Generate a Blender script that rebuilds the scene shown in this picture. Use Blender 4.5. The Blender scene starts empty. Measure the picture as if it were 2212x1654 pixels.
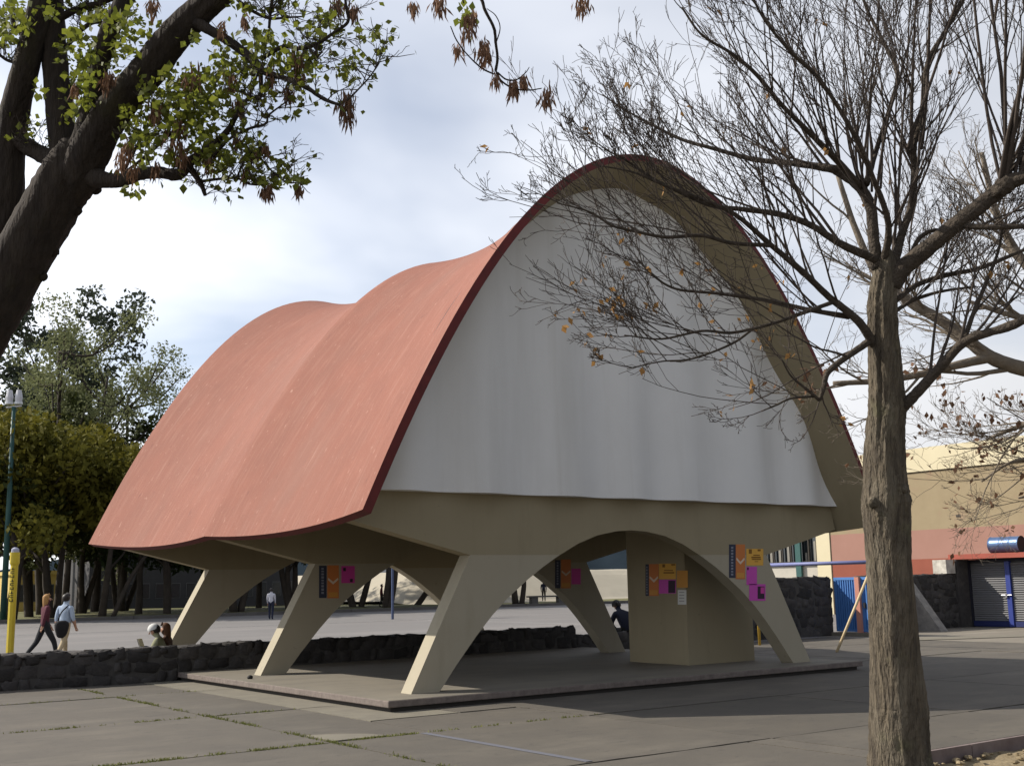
import bpy, bmesh, math, random
import numpy as np
from mathutils import Vector, Matrix, Quaternion
R = math.radians
random.seed(7); rng = np.random.default_rng(7)

# ------------------------------------------------------------------ camera
FPX = 2497.86                     # focal length for a 2212 px wide picture
CAM = np.array([-8.7155, -14.4757, 1.65])
FW = np.array([0.58156697, 0.79519443, 0.17159743])
RT = np.array([0.80894248, -0.587591, -0.01867823])
UP = np.array([-0.08597628, -0.14967509, 0.98499007])
scene = bpy.context.scene
C = scene.collection
cd = bpy.data.cameras.new('camera'); cam = bpy.data.objects.new('camera', cd); C.objects.link(cam)
cd.sensor_width = 36; cd.lens = FPX / 2212 * 36; cd.clip_start = .1; cd.clip_end = 6000
mw = Matrix(((RT[0], UP[0], -FW[0], CAM[0]), (RT[1], UP[1], -FW[1], CAM[1]), (RT[2], UP[2], -FW[2], CAM[2]), (0, 0, 0, 1)))
cam.matrix_world = mw; scene.camera = cam

# ------------------------------------------------------------------ light
SUN = Vector((-.93, .95, .99)).normalized()
EL = math.asin(SUN.z); AZ = math.atan2(SUN.x, SUN.y)
world = bpy.data.worlds.new('World'); scene.world = world; world.use_nodes = True
nt = world.node_tree; N = nt.nodes; L = nt.links; N.clear()
wo = N.new('ShaderNodeOutputWorld'); bg = N.new('ShaderNodeBackground'); L.new(bg.outputs[0], wo.inputs[0])
sky = N.new('ShaderNodeTexSky'); sky.sky_type = 'NISHITA'; sky.sun_disc = False
sky.sun_elevation = EL; sky.sun_rotation = AZ; sky.altitude = 2200; sky.air_density = 1.0; sky.dust_density = 1.6; sky.ozone_density = 1.0
bg.inputs['Strength'].default_value = .1
tc = N.new('ShaderNodeTexCoord'); sep = N.new('ShaderNodeSeparateXYZ'); L.new(tc.outputs['Generated'], sep.inputs[0])
def wmath(op, a, b=None):
    n = N.new('ShaderNodeMath'); n.operation = op
    for i, v in enumerate((a, b)):
        if v is None: continue
        if isinstance(v, (int, float)): n.inputs[i].default_value = v
        else: L.new(v, n.inputs[i])
    return n.outputs[0]
den = wmath('ADD', wmath('MAXIMUM', sep.outputs[2], 0.0), .22)
comb = N.new('ShaderNodeCombineXYZ'); L.new(wmath('DIVIDE', sep.outputs[0], den), comb.inputs[0]); L.new(wmath('DIVIDE', sep.outputs[1], den), comb.inputs[1])
cn = N.new('ShaderNodeTexNoise'); cn.inputs['Scale'].default_value = .8; cn.inputs['Detail'].default_value = 5; cn.inputs['Roughness'].default_value = .48; cn.inputs['Distortion'].default_value = .2
mp = N.new('ShaderNodeMapping'); mp.inputs['Scale'].default_value = (1.0, 1.2, 1); mp.inputs['Rotation'].default_value = (0, 0, R(25)); mp.inputs['Location'].default_value = (3.1, 1.4, 0)
L.new(comb.outputs[0], mp.inputs[0]); L.new(mp.outputs[0], cn.inputs['Vector'])
cr = N.new('ShaderNodeValToRGB'); cr.color_ramp.elements[0].position = .30; cr.color_ramp.elements[0].color = (0, 0, 0, 1); cr.color_ramp.elements[1].position = .62; cr.color_ramp.elements[1].color = (1, 1, 1, 1)
L.new(cn.outputs['Fac'], cr.inputs[0])
cm = N.new('ShaderNodeMixRGB'); air = wmath('MULTIPLY', wmath('ADD', wmath('MULTIPLY', cr.outputs[0], .74), .2), wmath('DIVIDE', .62, wmath('ADD', wmath('MAXIMUM', sep.outputs[2], 0.0), .34)))   # a thin veil is deeper towards the horizon
L.new(wmath('MINIMUM', air, .97), cm.inputs[0]); L.new(sky.outputs[0], cm.inputs[1])
# thin bright cloud: the sky's own light, whitened and lifted
bw = N.new('ShaderNodeRGBToBW'); L.new(sky.outputs[0], bw.inputs[0])
cc = N.new('ShaderNodeMixRGB'); cc.blend_type = 'MULTIPLY'; cc.inputs[0].default_value = 1; cc.inputs[2].default_value = (1.0, 1.01, 1.04, 1)
# forward scattering of the thin veil: brighter towards the sun
dt = N.new('ShaderNodeVectorMath'); dt.operation = 'DOT_PRODUCT'; L.new(tc.outputs['Generated'], dt.inputs[0]); dt.inputs[1].default_value = SUN
phase = wmath('POWER', wmath('MULTIPLY', wmath('ADD', dt.outputs['Value'], 1.0), .5), 1.2)
L.new(wmath('ADD', wmath('MULTIPLY', phase, 15.0), 1.0), cc.inputs[1]); L.new(cc.outputs[0], cm.inputs[2]); L.new(cm.outputs[0], bg.inputs[0])
sd = bpy.data.lights.new('sun', 'SUN'); sd.energy = 5.0; sd.angle = R(.5); sd.color = (1.0, .93, .82)
so = bpy.data.objects.new('sun', sd); C.objects.link(so); so.rotation_euler = (-SUN).to_track_quat('-Z', 'Y').to_euler(); so.location = (-30, 30, 40)
vs = scene.view_settings; vs.view_transform = 'Standard'; vs.look = 'None'; vs.gamma = 1; vs.exposure = .33
scene.render.engine = 'CYCLES'

# ------------------------------------------------------------------ pixel helpers (pixels of a 2212 x 1654 view of the photo)
def ray(x, y): return FW + RT * (x - 1106) / FPX - UP * (y - 827) / FPX
def on(x, y, ax, v): d = ray(x, y); return CAM + d * ((v - CAM[ax]) / d[ax])
def dep(x, y, d): return CAM + ray(x, y) * d

# ------------------------------------------------------------------ materials
MT = {}
def mat(name, col, rough=.85, col2=None, scale=4, amt=.5, bump=0, bscale=30, stretch=(1, 1, 1), world_co=True, rnd=0, spec=.3, metal=0, trans=0, detail=6, stain=None):
    if name in MT: return MT[name]
    m = bpy.data.materials.new(name); m.use_nodes = True; t = m.node_tree; n = t.nodes; l = t.links
    b = n['Principled BSDF']; b.inputs['Roughness'].default_value = rough; b.inputs['Specular IOR Level'].default_value = spec; b.inputs['Metallic'].default_value = metal
    if world_co: g = n.new('ShaderNodeNewGeometry'); src = g.outputs['Position']
    else: g = n.new('ShaderNodeTexCoord'); src = g.outputs['Object']
    mpn = n.new('ShaderNodeMapping'); mpn.inputs['Scale'].default_value = stretch; l.new(src, mpn.inputs[0])
    rgb = n.new('ShaderNodeRGB'); rgb.outputs[0].default_value = (*col, 1); cur = rgb.outputs[0]
    if col2 is not None:
        no = n.new('ShaderNodeTexNoise'); no.inputs['Scale'].default_value = scale; no.inputs['Detail'].default_value = detail; no.inputs['Roughness'].default_value = .62
        l.new(mpn.outputs[0], no.inputs['Vector'])
        rp = n.new('ShaderNodeValToRGB'); rp.color_ramp.elements[0].position = .5 - .35 * amt; rp.color_ramp.elements[1].position = .5 + .35 * amt
        l.new(no.outputs['Fac'], rp.inputs[0])
        mx = n.new('ShaderNodeMixRGB'); l.new(rp.outputs[0], mx.inputs[0]); l.new(cur, mx.inputs[1]); mx.inputs[2].default_value = (*col2, 1); cur = mx.outputs[0]
    for st in (stain or []):
        no = n.new('ShaderNodeTexNoise'); no.inputs['Scale'].default_value = st['s']; no.inputs['Detail'].default_value = 5; no.inputs['Roughness'].default_value = .6
        mp2 = n.new('ShaderNodeMapping'); mp2.inputs['Scale'].default_value = st.get('st', (1, 1, 1)); mp2.inputs['Location'].default_value = st.get('o', (0, 0, 0)); l.new(src, mp2.inputs[0]); l.new(mp2.outputs[0], no.inputs['Vector'])
        rp = n.new('ShaderNodeValToRGB'); rp.color_ramp.elements[0].position = st['a']; rp.color_ramp.elements[1].position = st['b']; rp.color_ramp.elements[1].color = (st['k'],) * 3 + (1,)
        l.new(no.outputs['Fac'], rp.inputs[0])
        mx = n.new('ShaderNodeMixRGB'); l.new(rp.outputs[0], mx.inputs[0]); l.new(cur, mx.inputs[1]); mx.inputs[2].default_value = (*st['c'], 1); cur = mx.outputs[0]
    if rnd:
        oi = n.new('ShaderNodeObjectInfo'); h = n.new('ShaderNodeHueSaturation'); l.new(cur, h.inputs['Color'])
        ma = n.new('ShaderNodeMapRange'); ma.inputs['To Min'].default_value = 1 - rnd; ma.inputs['To Max'].default_value = 1 + rnd; l.new(oi.outputs['Random'], ma.inputs['Value']); l.new(ma.outputs[0], h.inputs['Value']); cur = h.outputs[0]
    l.new(cur, b.inputs['Base Color'])
    if bump:
        nb = n.new('ShaderNodeTexNoise'); nb.inputs['Scale'].default_value = bscale; nb.inputs['Detail'].default_value = 6; l.new(mpn.outputs[0], nb.inputs['Vector'])
        bp = n.new('ShaderNodeBump'); bp.inputs['Strength'].default_value = min(1, bump); bp.inputs['Distance'].default_value = .02 * max(1, bump); l.new(nb.outputs['Fac'], bp.inputs['Height']); l.new(bp.outputs[0], b.inputs['Normal'])
    if trans:
        tr = n.new('ShaderNodeBsdfTranslucent'); l.new(cur, tr.inputs[0]); ms = n.new('ShaderNodeMixShader'); ms.inputs[0].default_value = trans
        l.new(b.outputs[0], ms.inputs[1]); l.new(tr.outputs[0], ms.inputs[2]); l.new(ms.outputs[0], n['Material Output'].inputs[0])
    MT[name] = m; return m

TERRA = mat('terracotta_paint', (.238, .09, .06), .85, (.195, .077, .053), 1.1, .8, .6, 45, (1, 1, 1),
            stain=[dict(s=2.2, st=(1, 5, .35), a=.5, b=.8, c=(.29, .145, .105), k=.6), dict(s=3.0, st=(.8, 2.4, .8), a=.66, b=.72, c=(.13, .05, .038), k=.6), dict(s=9, st=(1, 1.6, .6), a=.64, b=.72, c=(.42, .26, .2), k=.6), dict(s=.45, st=(.7, 1.2, .5), a=.5, b=.72, c=(.2, .1, .075), k=.55), dict(s=26, a=.7, b=.74, c=(.07, .03, .025), k=.6), dict(s=1.3, st=(1, 6, .22), a=.6, b=.78, c=(.33, .2, .155), k=.5)])
MAROON = mat('maroon_edge_paint', (.13, .022, .02), .8, (.08, .018, .017), 6, .7)
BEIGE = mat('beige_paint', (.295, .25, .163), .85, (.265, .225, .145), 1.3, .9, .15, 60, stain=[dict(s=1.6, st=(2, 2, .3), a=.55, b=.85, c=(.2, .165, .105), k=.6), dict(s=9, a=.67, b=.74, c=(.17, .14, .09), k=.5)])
WHITE = mat('offwhite_stucco', (.72, .715, .70), .9, (.67, .665, .65), .9, .8, .25, 70, stain=[dict(s=.7, st=(1.6, 1, .16), a=.5, b=.85, c=(.48, .47, .44), k=.6), dict(s=1.6, st=(2, 1, .1), a=.58, b=.85, c=(.52, .5, .45), k=.45)])
SLABC = mat('plaza_concrete', (.105, .093, .076), .9, (.078, .07, .06), 1.4, .8, .25, 60, rnd=.1,
            stain=[dict(s=.55, st=(1, 2.2, 1), a=.5, b=.75, c=(.14, .124, .1), k=.7), dict(s=2.3, st=(.6, 2.5, 1), a=.58, b=.78, c=(.07, .064, .058), k=.7), dict(s=4.5, st=(1, 1.6, 1), a=.6, b=.68, c=(.055, .05, .044), k=.55), dict(s=55, a=.69, b=.72, c=(.03, .028, .026), k=.7), dict(s=30, a=.66, b=.74, c=(.18, .165, .14), k=.5)])
PLAT = mat('platform_concrete', (.2, .178, .14), .8, (.15, .135, .11), 1.2, .8, .15, 60, stain=[dict(s=.8, st=(.5, 2, 1), a=.5, b=.75, c=(.11, .1, .085), k=.7)])
PLATE = mat('platform_edge', (.2, .165, .145), .9, (.12, .1, .088), 12, .6, .4, 60)
PALE = mat('pale_concrete', (.2, .182, .14), .9, (.135, .122, .1), 2.5, .8, .2, 60)
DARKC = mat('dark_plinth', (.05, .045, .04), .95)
SOIL = mat('joint_soil', (.055, .05, .035), .95, (.03, .028, .02), 8, .8)
GROUND = mat('open_ground', (.16, .15, .125), .95, (.12, .115, .1), .4, .8)
COURT = mat('court_asphalt', (.172, .161, .154), .9, (.14, .133, .129), .35, .9, stain=[dict(s=.12, st=(.4, 2, 1), a=.5, b=.72, c=(.215, .197, .187), k=.7), dict(s=9, a=.55, b=.75, c=(.14, .135, .13), k=.6)])
YARD = mat('yard_concrete', (.2, .175, .14), .9, (.155, .14, .115), .8, .8, stain=[dict(s=.5, st=(.4, 2, 1), a=.55, b=.7, c=(.3, .27, .22), k=.7)])
EARTH = mat('dry_earth', (.26, .205, .125), .95, (.16, .125, .075), 6, .7, .6, 25, stain=[dict(s=22, a=.6, b=.7, c=(.36, .3, .19), k=.8)])
STONE = mat('volcanic_stone', (.06, .055, .052), .95, (.03, .028, .028), 7, .8, .8, 22, rnd=.4, stain=[dict(s=3, a=.55, b=.75, c=(.1, .09, .08), k=.6)])
MORTAR = mat('dark_mortar', (.075, .07, .065), .95, (.05, .047, .044), 9, .7)
BARK = mat('grey_bark', (.15, .122, .085), .95, (.045, .036, .027), 16, .55, 3.2, 42, (1, 1, .2), stain=[dict(s=5, st=(1, 1, .3), a=.5, b=.72, c=(.22, .19, .14), k=.6), dict(s=2.4, a=.6, b=.75, c=(.16, .16, .075), k=.45)])
BARKD = mat('dark_bark', (.04, .03, .022), .95, (.016, .012, .01), 12, .75, 1.6, 30, (1, 1, .2), stain=[dict(s=2.6, st=(1, 1, .5), a=.55, b=.78, c=(.055, .05, .02), k=.6)])
TWIG = mat('twig_bark', (.075, .058, .047), .9, (.045, .036, .03), 5, .7)
TWIGP = mat('pale_branch_bark', (.2, .165, .125), .9, (.11, .09, .07), 6, .7, .8, 30)
DRYL = mat('dry_leaf', (.42, .24, .075), .8, (.24, .12, .045), 40, .8, trans=.35)
LEAFL = mat('spring_leaf', (.19, .2, .025), .6, (.08, .105, .018), 5.5, .8, trans=.55)
SEED = mat('dry_seed', (.21, .115, .065), .9, (.1, .055, .035), 30, .8, trans=.2)
def leafmat(name, a, b, s=.35): return mat(name, a, .8, b, s, .8, trans=.3, spec=.15)
GRASS = mat('grass', (.11, .13, .03), .9, (.17, .17, .05), 6, .8, trans=.2)
VERGE = mat('verge_grass', (.1, .11, .03), .95, (.13, .11, .055), .6, .8)

# ------------------------------------------------------------------ mesh builder
class MB:
    def __init__(s): s.v = []; s.f = []; s.m = []; s.k = 0
    def add(s, vs, fs, m=0):
        o = len(s.v); s.v += [tuple(map(float, p)) for p in vs]; s.f += [tuple(i + o for i in q) for q in fs]; s.m += [m] * len(fs); return s
    def box(s, a, b, m=0):
        x0, y0, z0 = a; x1, y1, z1 = b
        return s.add([(x0, y0, z0), (x1, y0, z0), (x1, y1, z0), (x0, y1, z0), (x0, y0, z1), (x1, y0, z1), (x1, y1, z1), (x0, y1, z1)],
                     [(0, 3, 2, 1), (4, 5, 6, 7), (0, 1, 5, 4), (1, 2, 6, 5), (2, 3, 7, 6), (3, 0, 4, 7)], m)
    def slab(s, quad, nrm, th, m=0):            # four corners thickened along nrm
        q = [np.array(p, float) for p in quad]; n = np.array(nrm, float) * th
        return s.add(q + [p + n for p in q], [(0, 3, 2, 1), (4, 5, 6, 7), (0, 1, 5, 4), (1, 2, 6, 5), (2, 3, 7, 6), (3, 0, 4, 7)], m)
    def tube(s, pts, rad, n=8, m=0, cap=True, nz=0, ov=None):
        pts = np.array(pts, float); k = len(pts); rad = np.broadcast_to(np.array(rad, float), (k,))
        tg = np.gradient(pts, axis=0); tg /= np.linalg.norm(tg, axis=1)[:, None] + 1e-12
        a = np.array([0, 0, 1.]) if abs(tg[0, 2]) < .9 else np.array([1., 0, 0])
        u = np.cross(tg[0], a); u /= np.linalg.norm(u); o = len(s.v); ang = np.arange(n) * 2 * math.pi / n
        ca, sa = np.cos(ang), np.sin(ang)
        for i in range(k):
            u = u - tg[i] * (u @ tg[i]); u /= np.linalg.norm(u) + 1e-12; w = np.cross(tg[i], u)
            rr = rad[i] * (1 + (nz * rng.normal(size=n) if nz else 0)); rr = np.broadcast_to(rr, (n,))
            if ov is not None: rr = rr * ov[i]
            s.v += [tuple(p) for p in (pts[i] + np.outer(ca * rr, u) + np.outer(sa * rr, w))]
        for i in range(k - 1):
            for j in range(n):
                j2 = (j + 1) % n
                s.f.append((o + i * n + j, o + i * n + j2, o + (i + 1) * n + j2, o + (i + 1) * n + j)); s.m.append(m)
        if cap:
            s.f.append(tuple(o + j for j in reversed(range(n)))); s.m.append(m); s.f.append(tuple(o + (k - 1) * n + j for j in range(n))); s.m.append(m)
        return s
    def ball(s, c, r, nu=12, nv=8, m=0, nz=0, half=None):
        c = np.array(c, float); r = np.broadcast_to(np.array(r, float), (3,)); vs = []; fs = []
        for i in range(nv + 1):
            th = math.pi * i / nv
            for j in range(nu):
                ph = 2 * math.pi * j / nu; q = 1 + (nz * rng.normal() if nz else 0)
                vs.append(c + r * q * np.array([math.sin(th) * math.cos(ph), math.sin(th) * math.sin(ph), math.cos(th)]))
        for i in range(nv):
            for j in range(nu):
                j2 = (j + 1) % nu; fs.append((i * nu + j, (i + 1) * nu + j, (i + 1) * nu + j2, i * nu + j2))
        return s.add(vs, fs, m)
    def prism(s, poly, ax, a, b, m=0):           # polygon in the two other axes, extruded along ax
        def P(p, t):
            return {0: (t, p[0], p[1]), 1: (p[0], t, p[1]), 2: (p[0], p[1], t)}[ax]
        n = len(poly); vs = [P(p, a) for p in poly] + [P(p, b) for p in poly]
        fs = [tuple(range(n)), tuple(reversed(range(n, 2 * n)))] + [(i, i + n, (i + 1) % n + n, (i + 1) % n) for i in range(n)]
        return s.add(vs, fs, m)
    def mesh(s, name, mats, smooth=False):
        me = bpy.data.meshes.new(name); me.from_pydata(s.v, [], s.f)
        mats = mats if isinstance(mats, (list, tuple)) else [mats]
        for q in mats: me.materials.append(q)
        if len(mats) > 1: me.polygons.foreach_set('material_index', s.m)
        if smooth: me.polygons.foreach_set('use_smooth', [True] * len(me.polygons))
        me.update()
        bm = bmesh.new(); bm.from_mesh(me)
        if s.k == 0 and len(bm.faces) < 30000: bmesh.ops.recalc_face_normals(bm, faces=bm.faces)
        bm.to_mesh(me); bm.free()
        return me
    def obj(s, name, mats, parent=None, smooth=False, **kw):
        o = bpy.data.objects.new(name, s.mesh(name, mats, smooth)); C.objects.link(o)
        if parent is not None: o.parent = parent; o.matrix_parent_inverse = parent.matrix_basis.inverted()
        return tag(o, **kw)
def tag(o, label=None, cat=None, group=None, kind=None):
    if label: o['label'] = label
    if cat: o['category'] = cat
    if group: o['group'] = group
    if kind: o['kind'] = kind
    return o
def empty(name, loc, label, cat, group=None):
    o = bpy.data.objects.new(name, None); C.objects.link(o); o.location = loc; o.empty_display_size = .2
    bpy.context.view_layer.update(); return tag(o, label, cat, group)
def quads_obj(name, P, F, mat_, parent=None, **kw):   # big numpy meshes: P (n,3), F (k,4)
    me = bpy.data.meshes.new(name); me.vertices.add(len(P)); me.vertices.foreach_set('co', np.ascontiguousarray(P, dtype=np.float32).ravel())
    k, q = F.shape; me.loops.add(k * q); me.loops.foreach_set('vertex_index', np.ascontiguousarray(F, dtype=np.int32).ravel())
    me.polygons.add(k); me.polygons.foreach_set('loop_start', np.arange(k, dtype=np.int32) * q); me.polygons.foreach_set('loop_total', np.full(k, q, dtype=np.int32))
    me.update(calc_edges=True); me.materials.append(mat_)
    o = bpy.data.objects.new(name, me); C.objects.link(o)
    if parent is not None: o.parent = parent; o.matrix_parent_inverse = parent.matrix_basis.inverted()
    return tag(o, **kw)
def leaves(cent, size, aspect=.55, droop=0., jitter=.4):
    n = len(cent); a = rng.normal(size=(n, 3)); a[:, 2] -= droop; a /= np.linalg.norm(a, axis=1)[:, None]
    b = np.cross(a, rng.normal(size=(n, 3))); b /= np.linalg.norm(b, axis=1)[:, None]; c = np.cross(a, b)
    s = size * (1 + jitter * rng.uniform(-1, 1, size=(n, 1)))
    P = np.stack([cent, cent + a * s * .45 + b * s * aspect * .5 + c * s * .08, cent + a * s, cent + a * s * .45 - b * s * aspect * .5 + c * s * .08], 1).reshape(-1, 3)
    return P, np.arange(4 * n).reshape(n, 4)

# ------------------------------------------------------------------ ground, plaza, court
m = MB(); m.add([(-1500, -1500, -.4), (2500, -1500, -.4), (2500, 2500, -.4), (-1500, 2500, -.4)], [(0, 1, 2, 3)]); m.obj('ground', GROUND, kind='structure')
XJ = [-17.05, -13.45, -9.85, -6.25, -2.65, .95, 4.55, 8.15, 11.75, 15.35, 18.6]
YJ = [-16.8, -13.2, -9.5, -5.8, -2.76, .8, 4.7, 7.6]
m = MB(); m.add([(-17.05, -16.8, -.03), (.55, -16.8, -.03), (.55, -7.42, -.03), (18.6, -7.42, -.03), (18.6, 7.6, -.03), (-17.05, 7.6, -.03)], [(0, 1, 2, 3, 4, 5)]); plaza = m.obj('plaza', SOIL, kind='structure')
BEDY = -7.42; BEDX = .55
def slab_piece(x0, x1, y0, y1, mt, name='slab', zt=0., gap=.016):
    m = MB(); nx = max(2, int((x1 - x0) / .2)); ny = max(2, int((y1 - y0) / .2))
    ex = lambda n: rng.normal(size=n + 1) * .007
    def edge(t, a): return a
    bx0, bx1 = ex(ny), ex(ny); by0, by1 = ex(nx), ex(nx)
    top = []
    for i in range(nx + 1): top.append((x0 + gap + (x1 - x0 - 2 * gap) * i / nx, y0 + gap + by0[i]))
    for i in range(1, ny + 1): top.append((x1 - gap + bx1[i], y0 + gap + (y1 - y0 - 2 * gap) * i / ny))
    for i in range(nx - 1, -1, -1): top.append((x0 + gap + (x1 - x0 - 2 * gap) * i / nx, y1 - gap + by1[i]))
    for i in range(ny - 1, 0, -1): top.append((x0 + gap + bx0[i], y0 + gap + (y1 - y0 - 2 * gap) * i / ny))
    return m.prism(top, 2, zt - .05, zt).obj(name, mt, plaza)
for i in range(len(XJ) - 1):
    for j in range(len(YJ) - 1):
        x0, x1, y0, y1 = XJ[i], XJ[i + 1], YJ[j], YJ[j + 1]
        if x0 >= -.0 and x1 <= 8.9 and y0 >= .7: continue            # under the platform
        if y1 <= BEDY and x0 > BEDX: continue
        rects = [(x0, x1, y0, y1)]
        if y0 < BEDY < y1 and x1 > BEDX:
            rects = [(max(x0, BEDX), x1, BEDY, y1)]
            if x0 < BEDX: rects = [(x0, BEDX, y0, y1), (BEDX, x1, BEDY, y1)]
        elif y1 <= BEDY and x0 < BEDX < x1: rects = [(x0, BEDX, y0, y1)]
        elif x0 < -1.3 and x1 > -1.2 and y0 > -3 and y1 < 8:
            rects = [(x0, -1.35, y0, y1), (.0, x1, y0, min(y1, -.3))] if y0 < -2 else [(x0, -1.35, y0, y1)]
            slab_piece(-1.35, 0.0 if y0 < -2 else -.4, max(y0, -1.25) if y0 < -2 else y0, y1, PALE)
            if y0 < -2: rects = [(x0, -1.35, y0, y1), (-1.35, x1, y0, -1.25), (0, x1, -1.25, y1)]
        for q in rects:
            if q[1] - q[0] > .15 and q[3] - q[2] > .15: slab_piece(*q, SLABC, zt=rng.uniform(-.006, .004))
# pale patch where four joints meet
p = on(730, 1592, 2, 0); m = MB(); m.prism([(-2.62, -2.72), (-1.95, -2.72), (-2.05, -2.45), (-2.3, -2.2), (-2.62, -2.05)], 2, 0, .012).obj('patch', PALE, plaza)
# faint blue painted line
BLUEL = mat('faded_blue_paint', (.1, .11, .15), .9, (.13, .125, .125), 20, .8)
MB().box((-1.56, -5.75, .005), (-1.48, -2.8, .009)).obj('painted_line', BLUEL, plaza)
# grass growing in joints
G = []
def tufts(x0, y0, x1, y1, n, w=.05, clump=3.0):
    t = rng.uniform(size=n); ph = rng.uniform(0, 9)
    keep = (np.sin(t * 23 + ph) + np.sin(t * 57 + ph * 2) + rng.normal(size=n) * .6) > clump - 3.1
    t = t[keep]; k = len(t)
    return np.stack([x0 + (x1 - x0) * t + rng.normal(size=k) * w * (.6 if x0 == x1 else .2), y0 + (y1 - y0) * t + rng.normal(size=k) * w * (.6 if y0 == y1 else .2), np.full(k, -.012)], 1)
for a in [(-2.65, 6.6, -2.65, -4.6, 2600, .04, 3.0), (-6.2, -2.76, -1.2, -2.76, 2600, .04, 2.9), (-6.2, .8, -1.4, .8, 1300, .03, 3.3), (-5.5, 4.7, -1.2, 4.7, 700, .04, 3.6), (-1.2, -2.76, 1.2, -2.76, 600, .03, 3.5), (-2.65, -4.6, -2.65, -8, 500, .05, 3.3)]: G.append(tufts(*a))
G = np.concatenate(G); n = len(G)
a = rng.normal(size=(n, 3)) * .55; a[:, 2] = 1; a *= rng.uniform(.012, .04, size=(n, 1)); b = rng.normal(size=(n, 3)); b[:, 2] = 0; b /= np.linalg.norm(b, axis=1)[:, None]; b *= .008
P = np.stack([G - b, G + b, G + a + b * .3, G + a - b * .3], 1).reshape(-1, 3)
quads_obj('joint_grass', P, np.arange(4 * n).reshape(n, 4), GRASS, label='short green grass tufts growing in the plaza joints', cat='grass', kind='stuff')
# court beyond the wall, yard to the right, verge under the trees
m = MB(); m.add([(-120, 7.6, 0), (18.6, 7.6, 0), (18.6, 8.2, 0), (160, 8.2, 0), (160, 58, 0), (-120, 58, 0)], [(0, 1, 2, 3, 4, 5)]); m.obj('court', COURT, kind='structure')
LINE = mat('worn_white_line', (.42, .41, .4), .9, (.22, .21, .2), 3, .8)
court = bpy.data.objects['court']
for (x0, y0, x1, y1) in [(-30, 21, 40, 21.1), (-30, 36.0, 60, 36.12), (-2.05, 21, -1.95, 36), (6, 13.6, 40, 13.7), (22, 21, 22.1, 36), (-30, 47, 90, 47.15)]:
    MB().box((x0, y0, .004), (x1, y1, .008)).obj('painted_line', LINE, court)
m = MB(); m.add([(18.6, -40, -.004), (90, -40, -.004), (90, 8.2, -.004), (18.6, 8.2, -.004)], [(0, 1, 2, 3)]); m.obj('yard', YARD, kind='structure')
m = MB(); m.prism([(17.2, 4.9), (21.5, 3.2), (23.8, 2.6), (22.4, 4.0), (18.8, 5.6)], 2, .0, .012).obj('path', PALE, kind='structure')
m = MB()
ys = np.concatenate([[58.0], np.linspace(58.2, 130, 12)]); xs = np.linspace(-120, 160, 29)
vs = [(x, y, .16 + .25 * math.sin(x * .11 + y * .07) * (y > 60) * .4) for y in ys for x in xs]
nx = len(xs); m.add(vs, [(j * nx + i, j * nx + i + 1, (j + 1) * nx + i + 1, (j + 1) * nx + i) for j in range(len(ys) - 1) for i in range(nx - 1)])
verge = m.obj('grass_verge', VERGE, kind='structure')
KERB = mat('kerb_concrete', (.14, .13, .12), .9, (.08, .075, .07), 1.5, .7)
for i in range(56): MB().box((-120 + 5 * i + .02, 57.7, -.02), (-115 + 5 * i - .02, 57.98, .2)).obj('kerb_stone', KERB, verge)

# ------------------------------------------------------------------ pavilion
CX, D, W = 4.2837, 5.12, 8.5674
ZP = .15
def sec(Y):
    y = abs(Y - D); return 5.38 - .06 * y + .0145 * y * y, 2.43 - .06 * y + .0125 * y * y + ZP, 8.16 - .16 * y + .0385 * y * y + ZP      # half width, eave z, crown z
def S(u, Y):
    w, zb, c = sec(Y)
    y = abs(Y - D); sag = -.2 * math.sin(math.pi * min(1, y / 6)) * math.sin(math.pi * (1 - abs(u))) if True else 0
    return np.array([CX + u * w * (1 + sag * .16), Y, zb + (c - zb) * (1 - u * u) + sag * .6])
def Sn(u, Y):
    e = 1e-3; s = 1 if Y < D - 1e-6 else -1
    a = S(u + e, Y) - S(u - e, Y); b = (S(u, Y + s * e) - S(u, Y)) * s
    n = np.cross(a, b); return n / np.linalg.norm(n)
pav = empty('pavilion', (CX, D, 0), 'open pavilion with saddle-shaped terracotta shell roof on splayed beige arched legs', 'pavilion')
TH = .13
us = np.linspace(-1, 1, 61); Ys = np.concatenate([np.linspace(-.87, D, 30), np.linspace(D, 11.32, 30)[1:]])
nu, nv = len(us), len(Ys); ext = [S(u, Y) for Y in Ys for u in us]; itr = [S(u, Y) - Sn(u, Y) * TH for Y in Ys for u in us]
m = MB(); o2 = nu * nv; fs = []; ms = []
for j in range(nv - 1):
    for i in range(nu - 1):
        a = j * nu + i; fs.append((a, a + 1, a + nu + 1, a + nu)); ms.append(0)
        fs.append((o2 + a, o2 + a + nu, o2 + a + nu + 1, o2 + a + 1)); ms.append(2)
for i in range(nu - 1):
    fs.append((i, o2 + i, o2 + i + 1, i + 1)); ms.append(1); a = (nv - 1) * nu + i; fs.append((a, a + 1, o2 + a + 1, o2 + a)); ms.append(1)
for j in range(nv - 1):
    a = j * nu; fs.append((a, a + nu, o2 + a + nu, o2 + a)); ms.append(1); a = j * nu + nu - 1; fs.append((a, o2 + a, o2 + a + nu, a + nu)); ms.append(1)
m.v = [tuple(p) for p in ext + itr]; m.f = fs; m.m = ms
roof = m.obj('roof', [TERRA, MAROON, BEIGE], pav, smooth=True)
md = roof.modifiers.new('split', 'EDGE_SPLIT'); md.split_angle = R(40)
ARCH = [(.475, 0), (.78, .37), (1.14, .77), (1.42, 1.05), (1.7, 1.29), (2.11, 1.58), (2.39, 1.755), (2.68, 1.915), (3.12, 2.125), (3.53, 2.262), (3.96, 2.335), (4.2837, 2.352)]
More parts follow.
